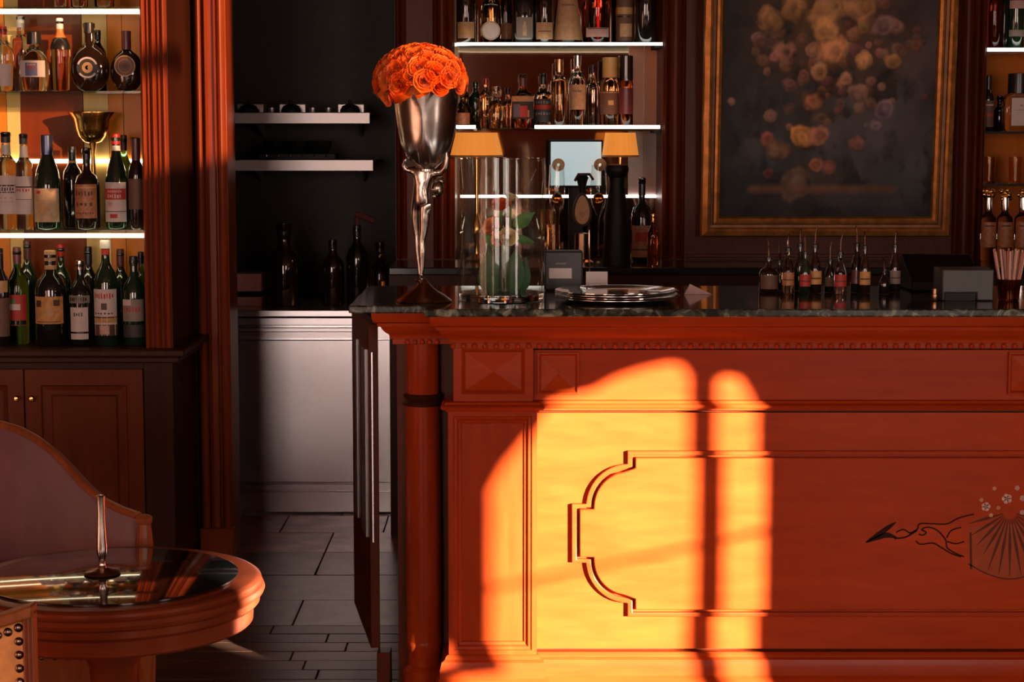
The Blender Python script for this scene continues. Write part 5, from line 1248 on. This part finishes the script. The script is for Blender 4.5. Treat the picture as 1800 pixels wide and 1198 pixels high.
# ================================================================== PRINTER, TERMINAL, STRAWS
YPr = 5.40; a, b = at(1657, 473, YPr), at(1748, 473, YPr)
t = thing('receipt_printer', ((a.x + b.x) / 2, YPr + .06, ZT), 'dark grey receipt printer near the right end of the bar', 'printer')
zt_ = a.z; w0 = b.x - a.x
MB().prism_xz([(a.x, ZT), (a.x, zt_), (b.x, zt_), (b.x, ZT), (b.x - w0 * .33, ZT), (b.x - w0 * .33, ZT + .022), (a.x + w0 * .06, ZT + .022), (a.x + w0 * .06, ZT)], YPr, YPr + .12).build('printer_body', 'grey_plastic', t, bevel=.004)
MB().box(a.x + w0 * .07, b.x - w0 * .34, YPr + .006, YPr + .11, ZT, ZT + .021).build('paper_slot', 'black_plastic', t, smooth=False)
q = at(1646, 505, YPr - .02); 
tag(MB().lathe([(.010, 0), (.011, .002), (.0105, .018), (.008, .020), (.008, .034), (.0001, .035)], (q.x, YPr - .0, ZT), 16).build('bottle_stopper', 'bronze', None), 'small bronze stopper standing left of the receipt printer', 'stopper')
YTm = 5.72; a, b = at(1604, 452, YTm), at(1730, 452, YTm)
t = thing('till_terminal', ((a.x + b.x) / 2, YTm + .1, ZT), 'large black till terminal behind the receipt printer', 'till')
m = MB(); m.v = []; 
poly = [(0, 0), (.22, 0), (.22, a.z - ZT - .02), (.16, a.z - ZT), (.03, .04), (0, .03)]
MB().prism_xz(poly, a.x, b.x).xform(Matrix(((0, 1, 0, 0), (1, 0, 0, YTm), (0, 0, 1, ZT), (0, 0, 0, 1)))).build('till_body', 'black_plastic', t, bevel=.006)
MB().obox(((a.x + b.x) / 2, YTm + .19, ZT + .0), .05, .04, .05).build('till_foot', 'black_plastic', t, smooth=False)
YSt = 5.42; cx_ = X_(1774, YSt, 1.2); s_ = ppm(YSt, 1.2); Hs = (525 - 500) / s_
t = thing('straw_tumbler', (cx_, YSt, ZT), 'dark glass tumbler full of straws at the right end of the bar', 'tumbler')
MB().lathe([(.026, 0), (.028, .003), (.034, .06), (.0325, .06), (.0265, .006), (.0001, .005)], (cx_, YSt, ZT), 28).build('tumbler_glass', 'amber_glass', t, angle=50)
plain('straw_pale', (.72, .46, .36), .5, var=.08); plain('straw_red', (.60, .22, .16), .5, var=.08)
rnd = random.Random(9)
for k in range(18):
    a = 2 * math.pi * k / 18 + rnd.uniform(-.1, .1); r0 = .019 * (1 if k % 3 else .6); r1 = (.048 if k % 3 else .026) * rnd.uniform(.9, 1.1)
    p0 = Vector((cx_ + r0 * math.cos(a), YSt + r0 * math.sin(a) * .9, ZT + .0065)); p1 = Vector((cx_ + r1 * math.cos(a), YSt + r1 * math.sin(a) * .8, ZT + (525 - 437) / s_ + rnd.uniform(-.006, .006)))
    tag(MB().tube([p0, p1], .0031, 8).build('drinking_straw', 'straw_pale' if k % 4 else 'straw_red', None), 'pinkish drinking straw standing in the tumbler on the bar', 'straw', 'straws in the tumbler')

# ================================================================== RIGHT SHELVES
rs = thing('shelf_set', ((XP1 + XQ1) / 2, 8.3, 1.6), 'lit glass bottle shelves in the right niche beside the painting', 'shelves')
ZR1, ZR2, ZR3 = at(1760, 86, 8.12).z, at(1760, 231, 8.12).z, at(1760, 323, 8.12).z
for z in (ZR1, ZR2, ZR3): MB().box(XP1 + .002, XQ1 - .002, 8.12, 8.458, z - .008, z).build('glass_shelf', 'shelf_glass', rs, smooth=False)
MB().box(XP1 + .003, XQ1 - .003, 8.112, 8.119, ZR1 - .010, ZR1 + .004).build('light_line', 'led_cool', rs, smooth=False)
for z in (ZR2, ZR3): MB().box(XP1 + .003, XQ1 - .003, 8.116, 8.1195, z - .009, z + .0).build('shelf_edge', 'black_plastic', rs, smooth=False)
bottle(1748, -50, 82, 26, 8.22, ZR1, 'std', 'red_glass', 'red bottle first on the top shelf of the right niche', ('cap_red', .85))
bottle(1766, -40, 82, 16, 8.34, ZR1, 'std', 'dark_green_glass', 'thin dark bottle behind the red one in the right niche', ('cap_black', .85))
bottle(1786, -60, 82, 30, 8.22, ZR1, 'std', 'dark_green_glass', 'dark green bottle on the top shelf of the right niche', ('cap_black', .85), [(.16, .24, 60, 'paper_grey'), (.50, .60, 60, 'paper_pink')])
bottle(1737, 130, 226, 20, 8.20, ZR2, 'std', 'black_bottle_glass', 'slim black bottle with brown label against the right niche jamb', ('cap_black', .76), [(.08, .56, 66, 'paper_brown', [(-.8, .8, .8, .86, 'paper_pink'), (-.8, .8, .4, .5, 'print_red')])])
bottle(1758, 165, 226, 26, 8.32, ZR2, 'short', 'black_bottle_glass', 'short black bottle between two labelled bottles in the right niche', ('cap_black', .86))
bottle(1790, 127, 227, 48, 8.20, ZR2, 'square', 'clear_glass', 'square clear bottle with big white label and black stopper in the right niche', ('cap_black', .66), [(.10, .58, 50, 'paper_white', words([(.55, .58, 6)], 'paper_grey') + [(-.15, .15, .70, .76, 'paper_tan')])])
for px, lb in ((1738, 'tall dim glass at the left of the third shelf in the right niche'), (1784, 'tall dim glass by the frame edge on the third shelf in the right niche')):
    x = X_(px, 8.24, 1.4)
    tag(MB().lathe([(.022, 0), (.024, .004), (.028, .11), (.0265, .11), (.0225, .008), (.0001, .008)], (x, 8.24, ZR3 + .0006), 24).build('tumbler', 'clear_amber', None, angle=50), lb, 'glass', 'tall glasses in the right niche')
for i, px in enumerate((1737, 1766, 1797)):
    t = bottle(px, 352, 462, 27, 8.0, ZBT, 'tall', 'clear_glass', ('small bottle with brown label and crumpled gold foil top, nearest the niche jamb', 'small bottle with brown label and crumpled gold foil top above the straws', 'small bottle with brown label and gold foil top cut by the right edge')[i], ('chrome', .80), [(.22, .62, 66, 'paper_copper', [(-.5, .5, .82, .88, 'print_dark')])], group='gold topped bottles by the straws')
    rnd = random.Random(i); m = MB(); H = 110 / ppm(8.0)
    for k in range(14): m.ball((t.location.x + rnd.uniform(-.022, .022), 8.0 + rnd.uniform(-.012, .012), t.location.z + H + rnd.uniform(-.006, .034)), rnd.uniform(.008, .014), 8, 6)
    m.build('foil_top', 'brass', t)

# ================================================================== ROUND TABLE
ZTB = 0.62
tc_ = onz(197, 1013, ZTB); TX, TY, TR = tc_.x, tc_.y, 273 * tc_.y / F_PX
tb = thing('round_table', (TX, TY, 0), 'round dark wooden table with moulded rim and black glass inset', 'table')
MB().lathe([(.0001, -.105), (TR * .90, -.105), (TR * .915, -.100), (TR * .92, -.068), (TR * .945, -.064), (TR * .96, -.058), (TR * .96, -.044), (TR * .985, -.038), (TR * .995, -.030), (TR * .985, -.021), (TR * .968, -.018), (TR * .975, -.012), (TR * .97, -.006), (TR * .955, -.002), (TR * .93, 0.0), (TR * .82, 0.0), (.0001, 0.0)], (TX, TY, ZTB), 96).build('table_top', 'table_wood', tb, angle=30)
MB().lathe([(TR * .815, .0004), (TR * .82, .0008), (TR * .82, .0045), (TR * .815, .005), (.0001, .005)], (TX, TY, ZTB), 80).build('glass_inset', 'black_glass_top', tb, angle=30)
MB().lathe([(.035, .05), (.06, .06), (.065, .10), (.045, .16), (.035, .24), (.05, .34), (.055, .42), (.075, .47), (.14, .50), (.14, .521)], (TX, TY, 0), 32).build('pedestal', 'table_wood', tb)
for k in range(3):
    a = 2 * math.pi * k / 3 + .5
    MB().tube([(TX, TY, .16), (TX + .12 * math.cos(a), TY + .12 * math.sin(a), .14), (TX + .22 * math.cos(a), TY + .22 * math.sin(a), .06), (TX + .28 * math.cos(a), TY + .28 * math.sin(a), .022)], [.035, .03, .025, .022], 12).build('foot', 'table_wood', tb)
# bud vase
ZV = ZTB + .0056; vp = onz(180, 1008, ZV); sV = ppm(vp.y, ZV)
bv = thing('bud_vase', vp, 'slender bronze bud vase with a wide saucer foot on the round table', 'vase')
MB().lathe([(31 / sV, 0), (32 / sV, .002), (30 / sV, .005), (16 / sV, .009), (8 / sV, .014), (6 / sV, .020), (.0001, .020)], vp, 36).build('saucer_foot', 'bronze', bv)
MB().lathe([(6 / sV, .018), (5 / sV, .024), (7 / sV, .028), (5.5 / sV, .032), (9 / sV, .046), (9.5 / sV, .060), (8 / sV, .095), (6.5 / sV, .135), (7.2 / sV, (1008 - 872) / sV), (8 / sV, (1008 - 869) / sV), (6 / sV, (1008 - 868) / sV), (4 / sV, .14), (.0001, .13)], vp, 28).build('stem_tube', 'silver_old', bv)
# ================================================================== PURPLE ARMCHAIR
ac = thing('barrel_armchair', (-1.47, 4.95, 0), 'plum velvet barrel armchair with wood trim behind the round table', 'armchair')
AR = [(-70, 5.26, 742), (-30, 5.25, 743), (0, 5.22, 748), (35, 5.17, 758), (62, 5.11, 772), (95, 5.03, 797), (122, 4.96, 826), (150, 4.88, 856), (180, 4.80, 882), (215, 4.70, 899), (243, 4.62, 909)]
AP = [at(px, py, Y) for px, Y, py in AR]
AX = AP[0].x; AY0 = AP[-1].y; HWd = AP[-1].x - AX
AT = np.linspace(0, 1, len(AP))
def back_pt(t):                # t from -1 (left arm front) to 1 (right arm front)
    a = abs(t); s = 1 if t >= 0 else -1
    return (AX + s * (float(np.interp(a, AT, [p.x for p in AP])) - AX), float(np.interp(a, AT, [p.y for p in AP])))
def back_h(t): return float(np.interp(abs(t), AT, [p.z for p in AP]))
NT, NH = 64, 10
for nm, o0, o1, mat_ in (('backrest', 0.0, .022, 'velvet_purple'),):
    vs = []; fs = []
    for side in (0, 1):
        for i in range(NT + 1):
            t = -1 + 2 * i / NT; x, y = back_pt(t); x2, y2 = back_pt(min(1, t + .06)); x1_, y1_ = back_pt(max(-1, t - .06))
            d = Vector((x2 - x1_, y2 - y1_)).normalized(); nrm = Vector((-d.y, d.x))
            for j in range(NH + 1):
                v = j / NH; z = .26 + (back_h(t) - .26) * v; bul = .018 * math.sin(math.pi * v)
                o_ = (o0 - bul) if side == 0 else (o1 + bul * .3)
                vs.append((x + nrm.x * o_, y + nrm.y * o_, z))
    st = (NT + 1) * (NH + 1)
    for i in range(NT):
        for j in range(NH):
            q = (i * (NH + 1) + j, i * (NH + 1) + j + 1, (i + 1) * (NH + 1) + j + 1, (i + 1) * (NH + 1) + j)
            fs.append(q); fs.append(tuple(st + k for k in q[::-1]))
        for j in (0, NH): fs.append((i * (NH + 1) + j, (i + 1) * (NH + 1) + j, st + (i + 1) * (NH + 1) + j, st + i * (NH + 1) + j))
    for i in (0, NT):
        for j in range(NH): fs.append((i * (NH + 1) + j, i * (NH + 1) + j + 1, st + i * (NH + 1) + j + 1, st + i * (NH + 1) + j))
    MB().add(vs, fs).build(nm, mat_, ac, angle=60)
pts = []
for i in range(NT + 1):
    t = -1 + 2 * i / NT; x, y = back_pt(t); pts.append((x, y - .0, back_h(t) + .004))
MB().tube(pts, .011, 10).build('top_rail', 'chair_wood', ac)
for s in (-1, 1):
    x, y = back_pt(s); x += s * .018
    MB().lathe([(.017, 0), (.017, .02), (.012, .05), (.016, .16), (.020, .30), (.024, .40), (.026, .44), (.023, .46), (.023, .50), (.024, .58), (.016, AP[-1].z - .012), (.019, AP[-1].z - .008), (.020, AP[-1].z + .004), (.013, AP[-1].z + .010)], (x, y - .018, 0), 12).build('front_post', 'chair_wood', ac, angle=20)
m = MB().prism_xy([(AX - HWd + .06, AY0 - .01), (AX + HWd - .06, AY0 - .01), (AX + HWd - .14, 4.76), (AX + .20, 5.10), (AX - .20, 5.10), (AX - HWd + .14, 4.76)], .34, .46)
m.build('seat_cushion', 'velvet_purple', ac, bevel=.03, segs=4)
MB().box(AX - HWd + .03, AX + HWd - .03, AY0 - .004, AY0 + .03, .25, .335).build('seat_rail', 'chair_wood', ac, bevel=.004)
nl = MB().ball((0, 0, 0), .006, 8, 6).mesh('nail'); nl.materials.append(MATS['nail_bronze']); nl.shade_smooth()
for k in range(36): share(nl, 'nail_head', (AX - HWd + .05 + k * (2 * HWd - .1) / 35, AY0 - .006, .328), ac)
for s in (-1, 1): MB().tube([(AX + s * .22, 5.14, .30), (AX + s * .25, 5.24, .0)], [.024, .015], 10).build('rear_leg', 'chair_wood', ac)

# ================================================================== NEAR LEATHER CHAIR (cut by the left and lower edges)
YN = 3.35
nc = thing('leather_chair', (-1.12, 3.6, 0), 'tan leather chair back with bronze nail heads at the lower left corner', 'chair')
sN = ppm(YN, .6)
xr_ = X_(64, YN, .6); xl_ = X_(46, YN, .6)
zN = lambda y: at(40, y, YN).z
m = MB().box(xl_, xr_, YN - .012, YN + .022, 0, zN(1072)).build('back_post', 'chair_wood', nc, bevel=.003)
for k in range(2): MB().box(xl_ + .004 + k * .008, xl_ + .008 + k * .008, YN - .014, YN - .012, .05, zN(1078)).build('reed', 'table_wood', nc, smooth=False)
XW = .55
MB().box(xr_ - XW, xr_ - XW + (xr_ - xl_), YN - .012, YN + .022, 0, zN(1072)).build('back_post', 'chair_wood', nc, bevel=.003)
xm = xr_ - XW / 2; n = 20; topc = []; botc = []
for i in range(n + 1):
    x = xr_ - XW + XW * i / n; q = abs(x - xm) / (XW / 2); z = zN(1060) - .055 * (1 - q) ** 1.0 * 1.6 * 1.0
    topc.append((x, z)); botc.append((x, z - .022))
MB().prism_xz(topc + botc[::-1], YN - .018, YN + .026).build('top_rail', 'chair_wood', nc, bevel=.004)
x_in0, x_in1 = xr_ - XW + (xr_ - xl_), xl_
tp = [(x, z - .002) for x, z in botc if x_in0 <= x <= x_in1]
tp = [(x_in0, tp[0][1])] + tp + [(x_in1, tp[-1][1])]
MB().prism_xz(tp + [(x_in1, .30), (x_in0, .30)], YN - .004, YN + .018).build('leather_back', 'leather_tan', nc, bevel=.004)
nl2 = MB().ball((0, 0, 0), .0082, 12, 8, 1, .7, 1).mesh('nail'); nl2.materials.append(MATS['nail_bronze']); nl2.shade_smooth()
z = tp[-1][1] - .010
while z > .32:
    for xx in (x_in1 - .009, x_in0 + .009): share(nl2, 'nail_head', (xx, YN - .005, z), nc)
    z -= .0245
for i in range(1, 20):
    x = x_in1 - .009 - i * .0185
    if x > x_in0 + .015: share(nl2, 'nail_head', (x, YN - .005, float(np.interp(x, [p[0] for p in tp], [p[1] for p in tp])) - .012), nc)
MB().box(xr_ - XW + .01, xr_ - .01, YN + .03, YN + .48, .36, .46).build('seat', 'leather_tan', nc, bevel=.02, segs=3)
MB().box(xr_ - XW + .005, xr_ - .005, YN + .024, YN + .475, .29, .358).build('seat_rail', 'chair_wood', nc, bevel=.004)
for xx in (xr_ - XW + .025, xr_ - .025): MB().tube([(xx, YN + .45, .30), (xx, YN + .46, 0)], [.022, .014], 10).build('front_leg', 'chair_wood', nc)
